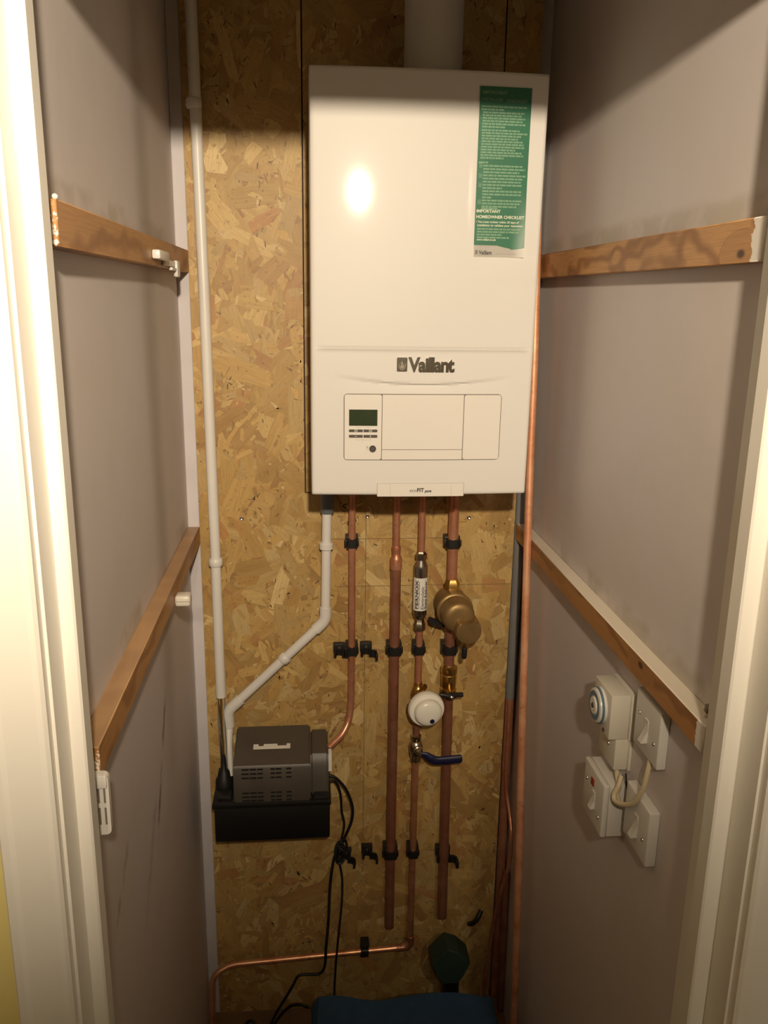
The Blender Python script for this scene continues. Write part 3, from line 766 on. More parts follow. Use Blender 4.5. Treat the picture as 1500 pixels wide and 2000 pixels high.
# pipe in the back right corner: grey lagging above, bare below
cx = .4615
t = thing('lagged_pipe', 'corner pipe at the right edge of the board, grey lagging above bare copper', 'pipe', (cx, .003, 0))
obj('lagging', L_((cx-.002, .003, .842), (0, 0, 1), [(0, .0112), (.002, .0118), (1.20, .0118)], n=24), M['foam'], t)
obj('tube', T([(cx-.002, .003, .86), (cx-.001, .003, .60), (cx, .002, .004)], .0108), M['copper'], t)
pts = spline([(cx-.006, -.018, .84), (cx-.006, -.018, .70), (cx-.004, -.020, .62), (cx+.002, -.045, .56), (cx+.002, -.070, .52), (cx, -.072, .45), (.452, -.050, .36), (.449, -.024, .28), (.440, -.016, .17), (.428, -.03, .06), (.426, -.035, .004)], 7)
pipe('thin kinked copper pipe in front of the corner pipe, behind the tall one', pts, .0045, M['copper'], loc=(.426, -.035, 0))
pts = spline([(.4665, -.034, .40), (.4655, -.040, .28), (.4655, -.046, .15), (.4655, -.050, .004)], 6)
pipe('dark copper pipe stub rising from the floor in the back right corner', pts, .0080, M['copper_dull'], loc=(.4655, -.05, 0))

# white pipes
ov = thing('white_waste_pipe', 'long straight white plastic pipe down the left of the board', 'pipe', (-.202, PY, .885))
obj('tube', T([(-.2115, PY, CE), (-.2055, PY, 1.74), (-.2025, PY, 1.20), (-.202, PY, .885)], .0108, n=24), M['wplastic'], ov)
for z in (2.088, 1.197):
    obj('socket_collar', L_((-.2025-.009*(z > 2), PY, z-.009), (0, 0, 1), [(0, .0125), (.003, .0148), (.015, .0148), (.018, .0125)], n=24), M['wplastic'], ov)
cvh = thing('clear_hose', 'clear plastic hose hanging from the end of the long white pipe', 'hose', (-.19, PY, .70))
pts = spline([(-.202, PY, .93), (-.202, PY, .87), (-.201, PY-.01, .82), (-.196, PY-.03, .75), (-.192, PY-.045, .70)], 6)
bm = T(pts, .0085, n=20, caps=False); obj('hose', bm, M['clear'], cvh)
pts2 = [p for p in pts]; obj('hose_bore', T(pts2, .0065, n=16, caps=False), M['clear'], cvh)
wc = thing('white_waste_pipe', 'white plastic pipe from the boiler slanting down left to the pump', 'pipe', (-.19, PY, .80))
obj('tube', T(fillet([(.033, PY, 1.31), (.029, PY, 1.060), (-.188, PY, .850), (-.187, PY, .795)], .012, 5), .0103, n=24), M['wplastic'], wc)
obj('upper_elbow', T(fillet([(.0293, PY, 1.090), (.029, PY, 1.060), (.007, PY, 1.0385)], .014, 8), .0128, n=24), M['wplastic'], wc)
obj('lower_elbow', T(fillet([(-.160, PY, .877), (-.188, PY, .850), (-.187, PY, .812)], .014, 8), .0128, n=24), M['wplastic'], wc)
d = Vector((-.217, 0, -.210)).normalized()
obj('socket_collar', L_(Vector((-.055, PY, .9785)), d, [(0, .0112), (.003, .0135), (.014, .0135), (.017, .0112)], n=24), M['wplastic'], wc)
obj('socket_collar', L_((.0315, PY, 1.222), (0, 0, 1), [(0, .0125), (.002, .0150), (.013, .0150), (.016, .0125)], n=24), M['wplastic'], wc)
o = obj('hose_tail', T(spline([(-.187, PY, .81), (-.186, PY-.02, .77), (-.1815, PY-.045, .715)], 8), [.0092-.0002*i for i in range(17)], n=20), M['wplastic'], wc)
o = obj('boiler_spigot', L_((.0335, PY, 1.302), (0, 0, 1), [(0, .0130), (.004, .0145), (.11, .0145)], n=24), M['gplastic'], wc); o['label'] = 'dark grey socket under the boiler'

# ------------------------------------------------------------------ fittings on the pipes
# electrolytic scale reducer
sr = thing('scale_reducer', 'chrome cylinder with a white printed label on the third pipe', 'scale reducer', (.2365, PY, 1.03))
sx = .2362
obj('body', L_((sx, PY, 1.060), (0, 0, 1), [(0, .009), (.004, .0125), (.012, .0155), (.118, .0155), (.124, .0150), (.134, .0105), (.142, .0098)], n=36), M['steel'], sr)
nt_ = obj('nut', L_((sx, PY, 1.196), (0, 0, 1), [(0, .0105), (.002, .0128), (.013, .0128), (.015, .0105), (.019, .0095)], n=6, rot=.3), M['nickel'], sr)
obj('nut', L_((sx+.0005, PY, 1.031), (0, 0, 1), [(0, .0095), (.003, .0128), (.017, .0128), (.020, .0110), (.030, .0090)], n=6, rot=.3), M['nickel'], sr)
def on_cyl(u, h, rad=.0158):      # u metres round from the front, h height
    a = -PI/2 + u/rad; return Vector((sx+rad*math.cos(a), PY+rad*math.sin(a), h))
bm = bmesh.new(); n = 26
for i in range(n):
    a0, a1 = -.0215+.043*i/n, -.0215+.043*(i+1)/n
    bm.faces.new([bm.verts.new(on_cyl(a, h)) for a, h in ((a0, 1.083), (a1, 1.083), (a1, 1.158), (a0, 1.158))])
lab = obj('label', bm, M['cardwhite'], sr); lab['label'] = 'white printed label'
bm = bmesh.new()
def vtext(body, u, z, size, length, bold=0):     # reads upward
    vv, ff = text_mesh(body, size, width=length, bold=bold)
    add_vf(bm, vv, ff, lambda p: on_cyl(u-p.y, z+p.x, .0161))
vtext('FERNOX', -.0070, 1.087, .0092, .067, .0004); vtext('WATER TREATMENT EXPERTS', -.0035, 1.087, .0024, .063, .0001)
vtext('Electrolytic', .0062, 1.087, .0092, .052, .0001); vtext('Scale Reducer', .0145, 1.087, .0092, .064, .0003)
obj('label_print', bm, M['dark_print'], lab)

# big brass filter
bf_ = thing('pipe_filter', 'large cast brass filter with a round capped front on the right pipe', 'filter', (.3055, PY, 1.09))
fx, fz = .3045, 1.094
obj('body', L_((fx, -.012, fz), (.03, -1, 0), [(0, .020), (.004, .031), (.010, .036), (.045, .037), (.062, .036), (.066, .034)], n=44), M['castbrass'], bf_)
obj('collar', L_((fx+.002, -.070, fz), (.03, -1, 0), [(0, .033), (.001, .0395), (.010, .0400), (.012, .0385), (.013, .0350), (.020, .0345), (.022, .0325)], n=44), M['castbrass'], bf_)
def cover():
    bm = bmesh.new(); n = 44; prof = [(0, .0358), (.024, .0348), (.031, .0318), (.0345, .026), (.0355, .018)]
    lathe(bm, (fx+.003, -.090, fz), (.03, -1, 0), prof, n=n)
    return bm
obj('cover', cover(), M['castbrass'], bf_)
cap = L_((.3245, -.095, 1.072), (.03, -1, -.04), [(0, .0285), (.040, .0280), (.048, .0268), (.0485, .0250)], n=40)
for v in cap.verts:      # one flat across the top of the plug
    if v.co.z > 1.088: v.co.z = 1.088 + (v.co.z-1.088)*.12
obj('plug', cap, M['castbrass'], bf_)
obj('top_union', L_((.3060, PY, 1.118), (0, 0, 1), [(0, .013), (.008, .013), (.009, .0172), (.024, .0172), (.030, .0135), (.034, .0125)], n=6, rot=.52), M['brass'], bf_)
obj('bottom_union', L_((.3060, PY, 1.072), (0, 0, -1), [(0, .014), (.012, .0150), (.020, .0125)], n=24), M['castbrass'], bf_)
obj('drain_cock', L_((.3225, -.125, 1.050), (0, -.15, -1), [(0, .006), (.006, .0062), (.007, .0085), (.016, .0085), (.020, .0050)], n=6), M['brass'], bf_)
obj('drain_hose', L_((.3215, -.127, 1.030), (-.04, 0, -1), [(0, .0040), (.002, .0058), (.016, .0062), (.024, .0056), (.026, .0040)], n=16), M['rubber'], bf_)
bm = prism(bmesh.new(), [(.252, 1.070), (.257, 1.0715), (.283, 1.060), (.290, 1.050), (.284, 1.048), (.262, 1.055), (.254, 1.060)], 1, -.062, -.055)
obj('lever', bm, M['black'], bf_)

# isolating valve with black T handle
iv = thing('isolating_valve', 'brass valve with a black bar handle below the big filter', 'valve', (.3065, PY, .90))
obj('body', L_((.3065, PY, .948), (0, 0, -1), [(0, .0120), (.004, .0150), (.006, .0185), (.018, .0185), (.022, .0155), (.024, .0172), (.050, .0172), (.056, .0150), (.058, .0178), (.070, .0178), (.076, .0140), (.082, .0118)], n=22), M['brass'], iv)
hd = obj('handle', T([(.281, -.066, .8905), (.293, -.067, .889), (.306, -.071, .8875), (.320, -.067, .889), (.334, -.066, .8885)], [.0052, .0055, .0088, .0055, .0052], n=12), M['black'], iv)
obj('handle_screw', L_((.307, -.076, .8875), (0, -1, .3), [(0, .0042), (.004, .0040), (.005, .002)], n=12), M['chrome'], iv)
obj('spindle', L_((.3065, -.045, .889), (0, -1, 0), [(0, .0085), (.020, .0075)], n=16), M['brass'], iv)

# round white pressure valve
wv = thing('pressure_valve', 'round white domed valve head with a dark dot on the third pipe', 'valve', (.240, PY, .87))
obj('body', L_((.2375, PY, .908), (0, 0, -1), [(0, .0085), (.003, .0095), (.010, .0095), (.012, .0110), (.020, .0135), (.030, .0160), (.048, .0150), (.058, .0100), (.070, .0088)], n=24), M['brass'], wv)
obj('neck', L_((.2420, -.046, .880), (.10, -1, -.02), [(0, .015), (.030, .015), (.034, .020)], n=24), M['brass'], wv)
obj('back_cap', L_((.2475, -.078, .8695), (.10, -1, -.02), [(0, .030), (.002, .0375), (.006, .0405), (.015, .0405), (.0195, .0385), (.021, .034), (.0212, .029)], n=48), M['valvewhite'], wv)
obj('front_cap', L_((.2500, -.0985, .8690), (.10, -1, -.02), [(0, .0300), (.010, .0306), (.015, .0290), (.0185, .0250), (.0205, .018), (.0215, .008), (.0216, .0)], n=48), M['valvewhite'], wv)
o = obj('indicator', L_((.2580, -.1165, .8535), (.10, -1, -.02), [(0, .0052), (.0030, .0052), (.0032, .0)], n=20), M['bluelever'], wv); o['label'] = 'dark navy dot'
obj('side_boss', L_((.2470, -.052, .899), (.2, -.6, .9), [(0, .006), (.010, .006), (.013, .0045)], n=14), M['brass'], wv)

# stop valve with blue lever
sv = thing('lever_valve', 'metal stop valve with a long navy blue lever', 'valve', (.236, PY, .74))
obj('body', L_((.236, PY, .776), (0, 0, -1), [(0, .0085), (.002, .0115), (.014, .0115), (.016, .0100), (.020, .0135), (.028, .0160), (.040, .0160), (.048, .0135), (.050, .0118), (.066, .0118), (.069, .0090)], n=18), M['nickel'], sv)
obj('spindle', L_((.238, -.045, .744), (.1, -1, 0), [(0, .011), (.008, .011), (.010, .0085), (.016, .0085), (.017, .0060), (.021, .0060)], n=16), M['nickel'], sv)
def leverbm():
    pts = [(.244, -.064, .744), (.256, -.066, .741), (.266, -.068, .733), (.278, -.069, .7275), (.300, -.069, .7275), (.328, -.069, .7295), (.338, -.069, .7300)]
    bm = bmesh.new(); tube(bm, spline(pts, 6), [.0050+.0055*min(1, i/12) - (.003 if i > 34 else 0) for i in range(37)], n=16)
    for v in bm.verts: v.co.y = -.0675 + (v.co.y+.0675)*.55
    return bm
obj('lever', leverbm(), M['bluelever'], sv)
obj('lever_nut', L_((.240, -.064, .744), (.1, -1, 0), [(0, .0065), (.004, .0065), (.005, .003)], n=6), M['chrome'], sv)

# ------------------------------------------------------------------ black pipe clips
def clip_profile(r, half):
    n = 32; out = []; inn = []
    for i in range(n):
        a = 2*PI*i/n + PI/n; c, s = math.cos(a), math.sin(a)
        k = (abs(c)**4+abs(s)**4)**-.25; out.append((c*k*half, s*k*half)); inn.append((c*r, s*r))
    return out, inn
def closed_clip_bm(r, depth):
    bm = bmesh.new(); out, inn = clip_profile(r+.0004, r+.0042); h = .0095; n = len(out)
    vs_ = [[bm.verts.new((p[0], p[1]-depth, z)) for p in L] for z in (-h, h) for L in (out, inn)]
    o0, i0, o1, i1 = vs_
    for i in range(n):
        j = (i+1) % n
        for q in ((o0[i], o0[j], o1[j], o1[i]), (i0[j], i0[i], i1[i], i1[j]), (o0[j], o0[i], i0[i], i0[j]), (o1[i], o1[j], i1[j], i1[i])): bm.faces.new(q)
    bx(bm, -r-.0060, r+.0060, -depth+r*.55, -.0025, -.0085, .0125, bev=.0015)      # foot against the board
    bx(bm, -r-.0085, -r-.0035, -depth-.006, -depth+.004, -.007, .009, bev=.0012)    # hinge
    bx(bm, r+.0030, r+.0070, -depth-r*.6, -depth+.002, -.007, .007, bev=.001)        # catch
    return bm
def open_clip_bm(r, depth):
    bm = bmesh.new()
    arc_prism(bm, 0, -depth, r+.0004, r+.0046, -38, 218, -.0165, -.0025)
    bx(bm, -r-.0055, r+.0055, -depth+r*.75, -.0025, -.0100, .0115, bev=.0015)
    return bm
def open_jaw_bm(r, depth):
    bm = bmesh.new(); hx = r+.004
    arc_prism(bm, hx+.002, -depth-.004-r, r-.001, r+.0028, 20, 108, -.0175, -.0015)
    bx(bm, hx+.001+r, hx+.006+r, -depth-r-.011, -depth-r+.001, -.022, -.006, bev=.001)
    return bm
CL = .0345
c15 = thing('pipe_clip', 'black clip around the left copper pipe just under the boiler', 'clip', (.0865, 0, 1.236), 'black pipe clips')
def child(par, name, bm, m):
    bmesh.ops.recalc_face_normals(bm, faces=bm.faces)
    me = bpy.data.meshes.new(name); bm.to_mesh(me); bm.free(); me.materials.append(m)
    for p in me.polygons: p.use_smooth = True
    me.set_sharp_from_angle(angle=math.radians(38))
    o = bpy.data.objects.new(name, me); C.objects.link(o); o.parent = par; return o
child(c15, 'clip_band', closed_clip_bm(.0076, -PY), M['black'])
c22 = thing('pipe_clip', 'large black clip around the right copper pipe just under the boiler', 'clip', (.3045, 0, 1.233), 'black pipe clips')
child(c22, 'clip_band', closed_clip_bm(.0111, -PY), M['black'])
op = thing('pipe_clip', 'open empty black clip on the board between the pump pipe and the next pipe', 'clip', (.120, 0, .985), 'black pipe clips')
child(op, 'clip_body', open_clip_bm(.0076, .0215), M['black']); child(op, 'open_jaw', open_jaw_bm(.0076, .0215), M['black'])
child(op, 'clip_screw', L_((0, -.0158, .002), (0, -1, 0), [(0, .0032), (.002, .0028), (.0022, .001)], n=12), M['screw'])
def dup(root, loc, label, rot=None):
    r = root.copy(); C.objects.link(r); r.location = loc; r['label'] = label
    if rot: r.rotation_euler = rot
    for ch in list(root.children):
        c = ch.copy(); C.objects.link(c); c.parent = r
    return r
for x, z, lb in ((.0875, .988, 'black clip around the left copper pipe, touching an open clip'),
                 (.2372, .986, 'black clip around the copper pipe just under the scale reducer'),
                 (.2362, .464, 'black clip around the thinner copper pipe below the blue lever')):
    dup(c15, (x, 0, z), lb)
for x, z, lb in ((.1822, .987, 'black clip around the thick second copper pipe at mid height'),
                 (.3058, .985, 'black clip around the right copper pipe just under the brass filter'),
                 (.1822, .466, 'black clip around the thick second copper pipe near its cut end')):
    dup(c22, (x, 0, z), lb)
dup(c15, (.122, .0, .1915), 'black clip holding the level copper pipe near the floor', (0, PI/2, 0))
for x, z, lb, rt_ in ((.060, .984, 'open black clip attached left of the pump pipe clip', 0),
                      (.127, .462, 'open empty black clip low on the board between cable and pipe', 0),
                      (.076, .455, 'open black clip half hidden by the tied black cable', .15)):
    dup(op, (x, 0, z), lb, (0, rt_, 0))
big = dup(op, (.3105, 0, .452), 'open black clip around the lower right copper pipe')
big.scale = (1.35, 1.35, 1.1)

# ------------------------------------------------------------------ condensate pump
pu = thing('condensate_pump', 'dark pump with a charcoal vented cover and black tank on the board', 'pump', (-.09, -.004, .597))
bm = bmesh.new()
bx(bm, -.212, .035, -.150, -.006, .597, .682, bev=.004); bx(bm, -.216, .0375, -.153, -.005, .680, .692, bev=.002)
obj('tank', bm, M['pumptank'], pu)
bm = prism(bmesh.new(), [(-.148, .690), (-.150, .694), (-.150, .772), (-.146, .778), (-.052, .797), (-.020, .801), (-.016, .797), (-.016, .690)], 0, -.170, -.006)
bmesh.ops.bevel(bm, geom=[e for e in bm.edges if abs((e.verts[0].co-e.verts[1].co).x) < 1e-6], offset=.003, segments=2, affect='EDGES')
cv = obj('cover', bm, M['pumpgrey'], pu)
bm = prism(bmesh.new(), [(-.128, .690), (-.128, .760), (-.112, .782), (-.030, .790), (-.018, .788), (-.018, .690)], 0, -.0061, .033)
bmesh.ops.bevel(bm, geom=[e for e in bm.edges if abs((e.verts[0].co-e.verts[1].co).x) < 1e-6], offset=.004, segments=3, affect='EDGES')
obj('side_housing', bm, M['pumpgrey'], pu)
for za in ((.7715, .7615, .7515), (.7155, .7060, .6970)):
    bm = bmesh.new()
    for z in za:
        for (a, b) in ((-.152, -.137), (-.135, -.121), (-.119, -.107), (-.091, -.082), (-.080, -.068), (-.058, -.047)):
            bx(bm, a, b, -.1506, -.1490, z-.0022, z+.0012)
    obj('vent_grille', bm, M['vent'], cv)
sl = lambda y: .778+.019*(-.146-y)/(-.094)
bm = bmesh.new()
def onslope(x0, x1, y0, y1):
    f = [bm.verts.new((x, y, .778+(y+.146)*(.019/.094)+.0006)) for x, y in ((x0, y0), (x1, y0), (x1, y1), (x0, y1))]; bm.faces.new(f)
onslope(-.130, -.050, -.098, -.088); onslope(-.130, -.119, -.088, -.082); onslope(-.108, -.078, -.088, -.082); onslope(-.058, -.050, -.088, -.082)
o = obj('sticker', bm, M['cardwhite'], cv); o['label'] = 'small white sticker'
obj('tank_cap', B(-.206, -.176, -.138, -.105, .691, .699, bev=.002), M['black'], pu)
obj('tank_cap', B(.000, .032, -.150, -.129, .691, .700, bev=.002), M['black'], pu)
bm = bmesh.new(); lathe(bm, (-.196, -.085, .690), (.0, .03, 1), [(0, .019), (.020, .019), (.026, .015), (.040, .012), (.046, .007), (.070, .0055), (.078, .004)], n=18)
obj('outlet_fitting', bm, M['rubber'], pu)
bm = prism(bmesh.new(), [(-.120, .742), (-.112, .782), (-.098, .784), (-.100, .740)], 0, .0331, .040)
obj('white_tag', bm, M['wplastic'], pu)

# cables from the pump
cb = .0030
def cable(label, pts, r=cb, m='rubber', name='power_cable', loc=None):
    o = obj(name, T(spline(pts, 8), r, n=10), M[m], loc=loc or pts[-1]); return tag(o, label, 'cable')
cable('black cable looping out from the right of the pump and down to the tie',
      [(.034, -.075, .705), (.052, -.075, .695), (.075, -.060, .655), (.090, -.045, .600), (.088, -.030, .550), (.075, -.024, .510), (.064, -.022, .480), (.050, -.024, .455),
       (.043, -.026, .42), (.038, -.026, .366), (.034, -.040, .29), (.028, -.050, .222), (.024, -.052, .168), (.010, -.052, .148), (-.018, -.054, .150), (-.040, -.056, .148), (-.055, -.058, .120), (-.075, -.062, .085), (-.098, -.066, .045), (-.112, -.07, .010)], .0034)
cable('thinner black cable beside the looping one, running straight down behind the blue bag',
      [(.034, -.070, .686), (.050, -.066, .682), (.062, -.050, .640), (.066, -.030, .580), (.072, -.022, .540), (.066, -.020, .500), (.056, -.020, .470), (.062, -.020, .430),
       (.068, -.020, .385), (.066, -.034, .33), (.058, -.047, .25), (.052, -.051, .18), (.048, -.055, .10), (.048, -.07, .02)], .0026)
cable('black cable curled in a loop on the floor left of the blue bag',
      [(-.015, -.12, .118), (-.04, -.11, .118), (-.065, -.10, .100), (-.095, -.10, .06), (-.110, -.11, .03), (-.105, -.14, .012), (-.128, -.115, .040), (-.148, -.095, .062), (-.164, -.095, .056), (-.168, -.105, .03), (-.160, -.12, .008)], .0036)
bm = bmesh.new(); rnd = random.Random(4)
for k in range(5):
    c0 = Vector((.064+rnd.uniform(-.004, .004), -.030+rnd.uniform(-.006, .006), .475+rnd.uniform(-.012, .012))); pts = []
    for i in range(17):
        a = 2*PI*i/16+k; pts.append(c0+Vector((math.cos(a)*.011, math.sin(a+k)*.006, math.sin(a)*(.026-.002*k))))
    tube(bm, pts, .0028, n=8, caps=False)
tag(obj('cable_coil', bm, M['rubber'], loc=(.064, -.03, .475)), 'bunched coil of black cable tied at the open clip', 'cable')

# ------------------------------------------------------------------ electrical boxes on the right wall
tm = thing('timer_switch', 'ivory time switch with a blue-ringed dial, topmost left of the wall boxes', 'timer', (XR, -.62, 1.057))
obj('housing', B(.437, .467, -.657, -.585, 1.108, 1.180, bev=.0018), M['eplastic'], tm)
obj('back_plate', B(.4673, XR, -.660, -.583, 1.106, 1.181, bev=.001), M['eplastic'], tm)
obj('terminal_cover', B(.449, .470, -.657, -.590, 1.057, 1.1075, bev=.0015), M['eplastic'], tm)
obj('terminal_back', B(.4702, XR, -.660, -.588, 1.056, 1.1055, bev=.001), M['eplastic'], tm)
dl = obj('dial', L_((.4372, -.618, 1.146), (-1, 0, 0), [(0, .0275), (.006, .0275), (.010, .0262), (.011, .0245), (.0112, .014), (.0135, .013), (.014, .006), (.0120, .0055)], n=48), M['eplastic_w'], tm)
bm = bmesh.new()
for i in range(48):
    a0, a1 = 2*PI*i/48, 2*PI*(i+1)/48
    f = lambda a, r: bm.verts.new((.4256, -.618+r*math.cos(a), 1.146+r*math.sin(a)))
    bm.faces.new((f(a0, .0225), f(a1, .0225), f(a1, .0150), f(a0, .0150)))
obj('dial_ring', bm, M['blueplastic'], dl)
obj('dial_hub', L_((.4245, -.618, 1.146), (-1, 0, 0), [(0, .0040), (.002, .0038), (.0021, .001)], n=16), M['dark_print'], dl)
obj('dial_rim', L_((.4330, -.618, 1.146), (-1, 0, 0), [(0, .0279), (.0035, .0279), (.0036, .0272)], n=48), M['blueplastic'], dl)
obj('indicator', L_((.4372, -.637, 1.1145), (-1, 0, 0), [(0, .003), (.002, .003), (.0022, .001)], n=12), M['key'], tm)
obj('cover_screw', L_((.4492, -.630, 1.088), (-1, 0, 0), [(0, .0035), (.0015, .003), (.0016, .001)], n=14), M['screw'], tm)

def faceplate(x, y0, y1, z0, z1, t, label, depth_box=0):
    """square plate on the right wall, projecting t"""
    bm = B(x-t, x, y0, y1, z0, z1, bev=.0025, seg=3); return bm
def rocker(par, x, yc, zc, wy=.011, hz=.022, out=.006):
    bm = prism(bmesh.new(), [(x+.001, zc+hz/2), (x-.0015, zc+hz/2), (x-.0005, zc+.002), (x-out, zc-hz/2), (x+.001, zc-hz/2)], 1, yc-wy/2, yc+wy/2)
    return obj('rocker', bm, M['eplastic_w'], par)
def pscrew(par, x, y, z): obj('fixing_screw', L_((x+.0005, y, z), (-1, 0, 0), [(0, .003), (.0015, .0026), (.0016, .001)], n=12), M['screw'], par)
sp_ = thing('fused_switch', 'deep white box with a red window, lower left of the wall boxes', 'switch', (XR, -.62, .946))
obj('back_box', B(.444, XR, -.6645, -.5785, .9465, 1.0345, bev=.002), M['eplastic_w'], sp_)
obj('faceplate', B(.4345, .4438, -.665, -.578, .946, 1.035, bev=.0025, seg=3), M['eplastic_w'], sp_)
obj('neon_window', B(.4330, .4350, -.624, -.612, 1.008, 1.020, bev=.0008), M['red'], sp_)
rocker(sp_, .4345, -.626, .988, .012, .028, .007); pscrew(sp_, .4345, -.650, .972); pscrew(sp_, .4345, -.592, 1.005)
sa = thing('light_switch', 'single white switch half behind the lower right batten', 'switch', (XR, -.73, 1.125))
obj('faceplate', B(.461, XR, -.772, -.688, 1.126, 1.211, bev=.0025, seg=3), M['eplastic_w'], sa)
rocker(sa, .461, -.730, 1.164, .012, .034, .009); pscrew(sa, .461, -.757, 1.158); pscrew(sa, .461, -.703, 1.178)
sc = thing('light_switch', 'single white switch, lowest of the wall boxes and nearest the door', 'switch', (XR, -.73, .974))
obj('faceplate', B(.459, XR, -.773, -.688, .974, 1.060, bev=.0025, seg=3), M['eplastic_w'], sc)
rocker(sc, .459, -.732, 1.014, .012, .034, .009); pscrew(sc, .459, -.757, 1.008); pscrew(sc, .459, -.703, 1.026)
cable('cream cable sagging from the timer up to the half-hidden switch',
      [(.458, -.668, 1.054), (.452, -.675, 1.042), (.446, -.676, 1.028), (.446, -.684, 1.022), (.450, -.705, 1.030), (.455, -.728, 1.048), (.459, -.742, 1.078), (.462, -.745, 1.104), (.466, -.742, 1.126)], .0038, 'cream_cable', 'flex_cable')
cable('short cream cable dropping from the timer between the white boxes',
      [(.460, -.645, 1.056), (.458, -.652, 1.046), (.456, -.668, 1.036), (.452, -.672, 1.026), (.457, -.677, 1.010)], .0038, 'cream_cable', 'flex_cable')
cable('thin dark wire hanging under the timer beside the cream cables',
      [(.466, -.665, 1.056), (.466, -.672, 1.040), (.468, -.680, 1.026)], .0014, 'rubber', 'wire')

# ------------------------------------------------------------------ small things on the left wall
def clamp(name, x, y, z, label, full):
    t = thing(name, label, 'clip', (x, y, z))
    bm = B(x, x+.012, y-.016, y+.012, z-.010, z+.008, bev=.003); obj('clip_base', bm, M['eplastic_w'], t)
    if full:
        bm = bmesh.new(); arc_prism(bm, 0, 0, .0085, .0115, 150, 395, -.006, .006)
        bmesh.ops.rotate(bm, verts=bm.verts, cent=(0, 0, 0), matrix=Matrix.Rotation(PI/2, 3, 'Y'))
        bmesh.ops.translate(bm, verts=bm.verts, vec=(x+.010, y+.055, z-.006)); obj('clip_jaw', bm, M['eplastic_w'], t)
        obj('clip_arm', B(x+.002, x+.006, y+.010, y+.050, z-.004, z+.002, bev=.001), M['eplastic_w'], t)
    return t
t = thing('cable_clip', 'white plastic clip with an open hook on the upper left batten', 'clip', (-.237, -.36, 1.80))
obj('clip_base', B(-.237, -.224, -.415, -.325, 1.796, 1.810, bev=.003), M['eplastic_w'], t)
bm = B(-.237, -.232, -.325, -.195, 1.790, 1.800, bev=.002); bx(bm, -.236, -.228, -.215, -.185, 1.774, 1.802, bev=.003); bx(bm, -.236, -.230, -.262, -.215, 1.784, 1.789, bev=.001)
obj('clip_hook', bm, M['eplastic_w'], t)
t = thing('cable_clip', 'small white clip sticking out below the lower left batten', 'clip', (-.237, -.34, 1.235))
bm = bmesh.new(); bx(bm, -.2365, -.210, -.372, -.345, 1.224, 1.244, bev=.005, seg=3); obj('clip_base', bm, M['eplastic'], t)
obj('clip_slot', B(-.236, -.2095, -.3726, -.372, 1.2335, 1.2350), M['grey_print'], t)
t = thing('slotted_bracket', 'small white plastic bracket with four slots behind the left door frame', 'bracket', (-.25, -.908, 1.165))
bm = prism(bmesh.new(), rrect(-.262, -.2275, 1.163, 1.238, .006), 1, -.914, -.9062); obj('bracket_body', bm, M['eplastic_w'], t)
bm = bmesh.new()
for x in (-.2385, -.2322):
    for z in (1.176, 1.203): bx(bm, x-.0010, x+.0010, -.9146, -.9138, z, z+.021)
obj('slot', bm, M['gap'], t)
obj('bracket_lip', B(-.262, -.2285, -.9175, -.9138, 1.222, 1.238, bev=.0015), M['eplastic_w'], t)
obj('bracket_screw', L_((-.2325, -.914, 1.231), (0, -1, 0), [(0, .0028), (.0015, .0025), (.0016, .001)], n=12), M['screw'], t)
# lump of caulk on the upper left batten end
bm = bmesh.new(); bmesh.ops.create_icosphere(bm, subdivisions=2, radius=.003, matrix=Matrix.Translation((-.2385, -.9015, 1.831)))
tag(obj('sealant_blob', bm, M['eplastic_w'], loc=(-.2385, -.9015, 1.831)), 'tiny white blob of sealant on the front end of the upper left batten', 'sealant')

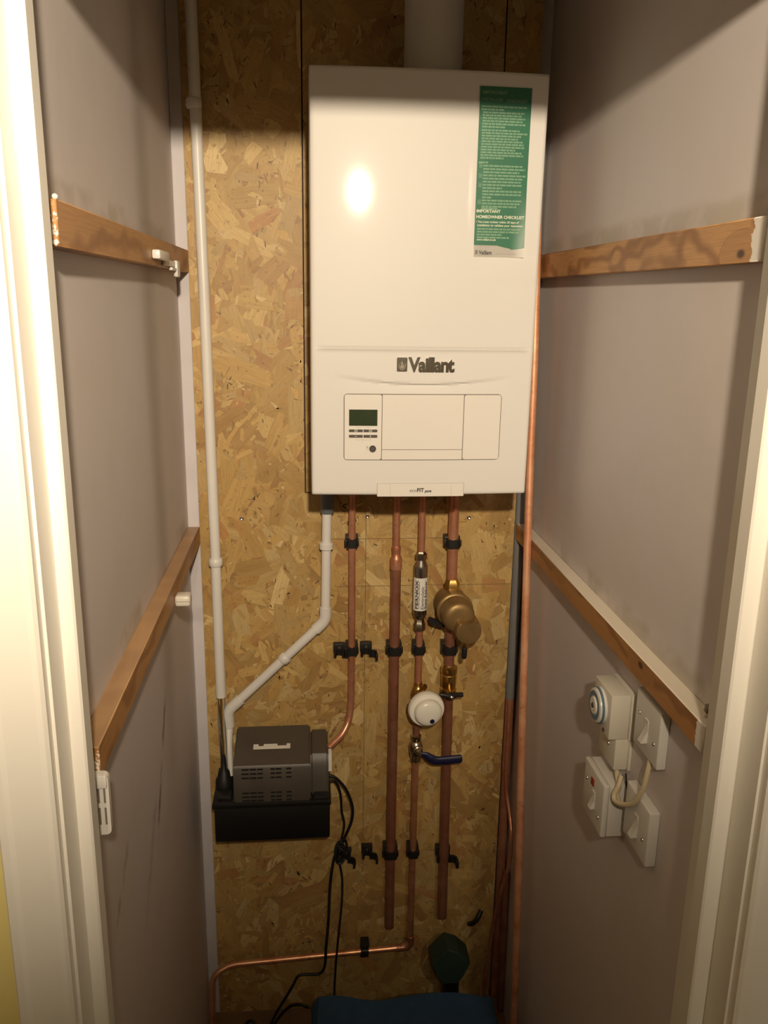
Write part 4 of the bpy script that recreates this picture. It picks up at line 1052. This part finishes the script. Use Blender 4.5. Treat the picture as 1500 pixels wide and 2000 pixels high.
# ------------------------------------------------------------------ things on the floor
def bag():
    bm = bmesh.new(); NX, NY, NZ = 30, 16, 8
    x0, x1, y0, y1 = -.005, .428, -.50, -.135
    rnd = random.Random(9); ph = [rnd.uniform(0, 6) for _ in range(8)]
    r = bmesh.ops.create_cube(bm, size=1.0)
    bmesh.ops.subdivide_edges(bm, edges=bm.edges[:], cuts=22, use_grid_fill=True)
    for v in bm.verts:
        a, b, c = v.co.x+.5, v.co.y+.5, v.co.z+.5
        X = x0+(x1-x0)*a; Y = y0+(y1-y0)*b
        top = .168 - .018*a + .004*math.sin(7*a+ph[0]) + .0025*math.sin(17*a+4*b+ph[1]) - .035*(1-b)**1.5
        Z = c*top
        k = 1 - .06*(2*c-1)**4
        X = (x0+x1)/2+(X-(x0+x1)/2)*k; Y = (y0+y1)/2+(Y-(y0+y1)/2)*k
        Y += .006*math.sin(11*a+6*c+ph[2]); X += .005*math.sin(9*c+5*b+ph[3])
        v.co = (X, Y, max(0.001, Z))
    return bm
tag(obj('storage_bag', bag(), M['bluecloth'], loc=(.21, -.32, 0)), 'low blue fabric bag lying on the cupboard floor', 'bag')
gt = thing('floor_tool', 'dark green block on a black stem standing behind the blue bag', 'tool', (.34, -.09, 0))
bm = bmesh.new()
pts = [(.276, .220), (.312, .262), (.340, .250), (.368, .222), (.352, .184), (.340, .166), (.306, .166), (.292, .186)]
prism(bm, pts, 1, -.125, -.065)
bmesh.ops.bevel(bm, geom=bm.edges[:], offset=.0015, segments=1, affect='EDGES'); obj('head', bm, M['dgreen'], gt, smooth=False)
obj('stem', L_((.330, -.095, .001), (-.01, 0, 1), [(0, .020), (.14, .019), (.160, .017), (.175, .014)], n=20), M['black'], gt)
bm = T(spline([(.386, -.010, .232), (.393, -.020, .242), (.403, -.022, .256), (.414, -.012, .272)], 5), .006, n=10)
tag(obj('pipe_bracket', bm, M['black'], loc=(.40, 0, .27)), 'small black bracket on the board right of the green block', 'bracket')

# repeats of one kind share a group
GROUPS = {'copper_pipe': 'copper pipes in the cupboard', 'timber_batten': 'pine battens on the side walls', 'light_switch': 'single switches on the right wall',
          'pencil_line': 'pencil lines on the board', 'screw': 'screws in the board', 'power_cable': 'black cables from the pump', 'flex_cable': 'cream cables under the timer',
          'white_waste_pipe': 'white plastic pipes on the board', 'osb_board': 'strand boards on the back wall', 'cable_clip': 'white clips on the left battens'}
for o in bpy.context.scene.objects:
    if o.parent is None and 'label' in o and 'group' not in o:
        k = o.name.split('.')[0]
        if k in GROUPS: o['group'] = GROUPS[k]
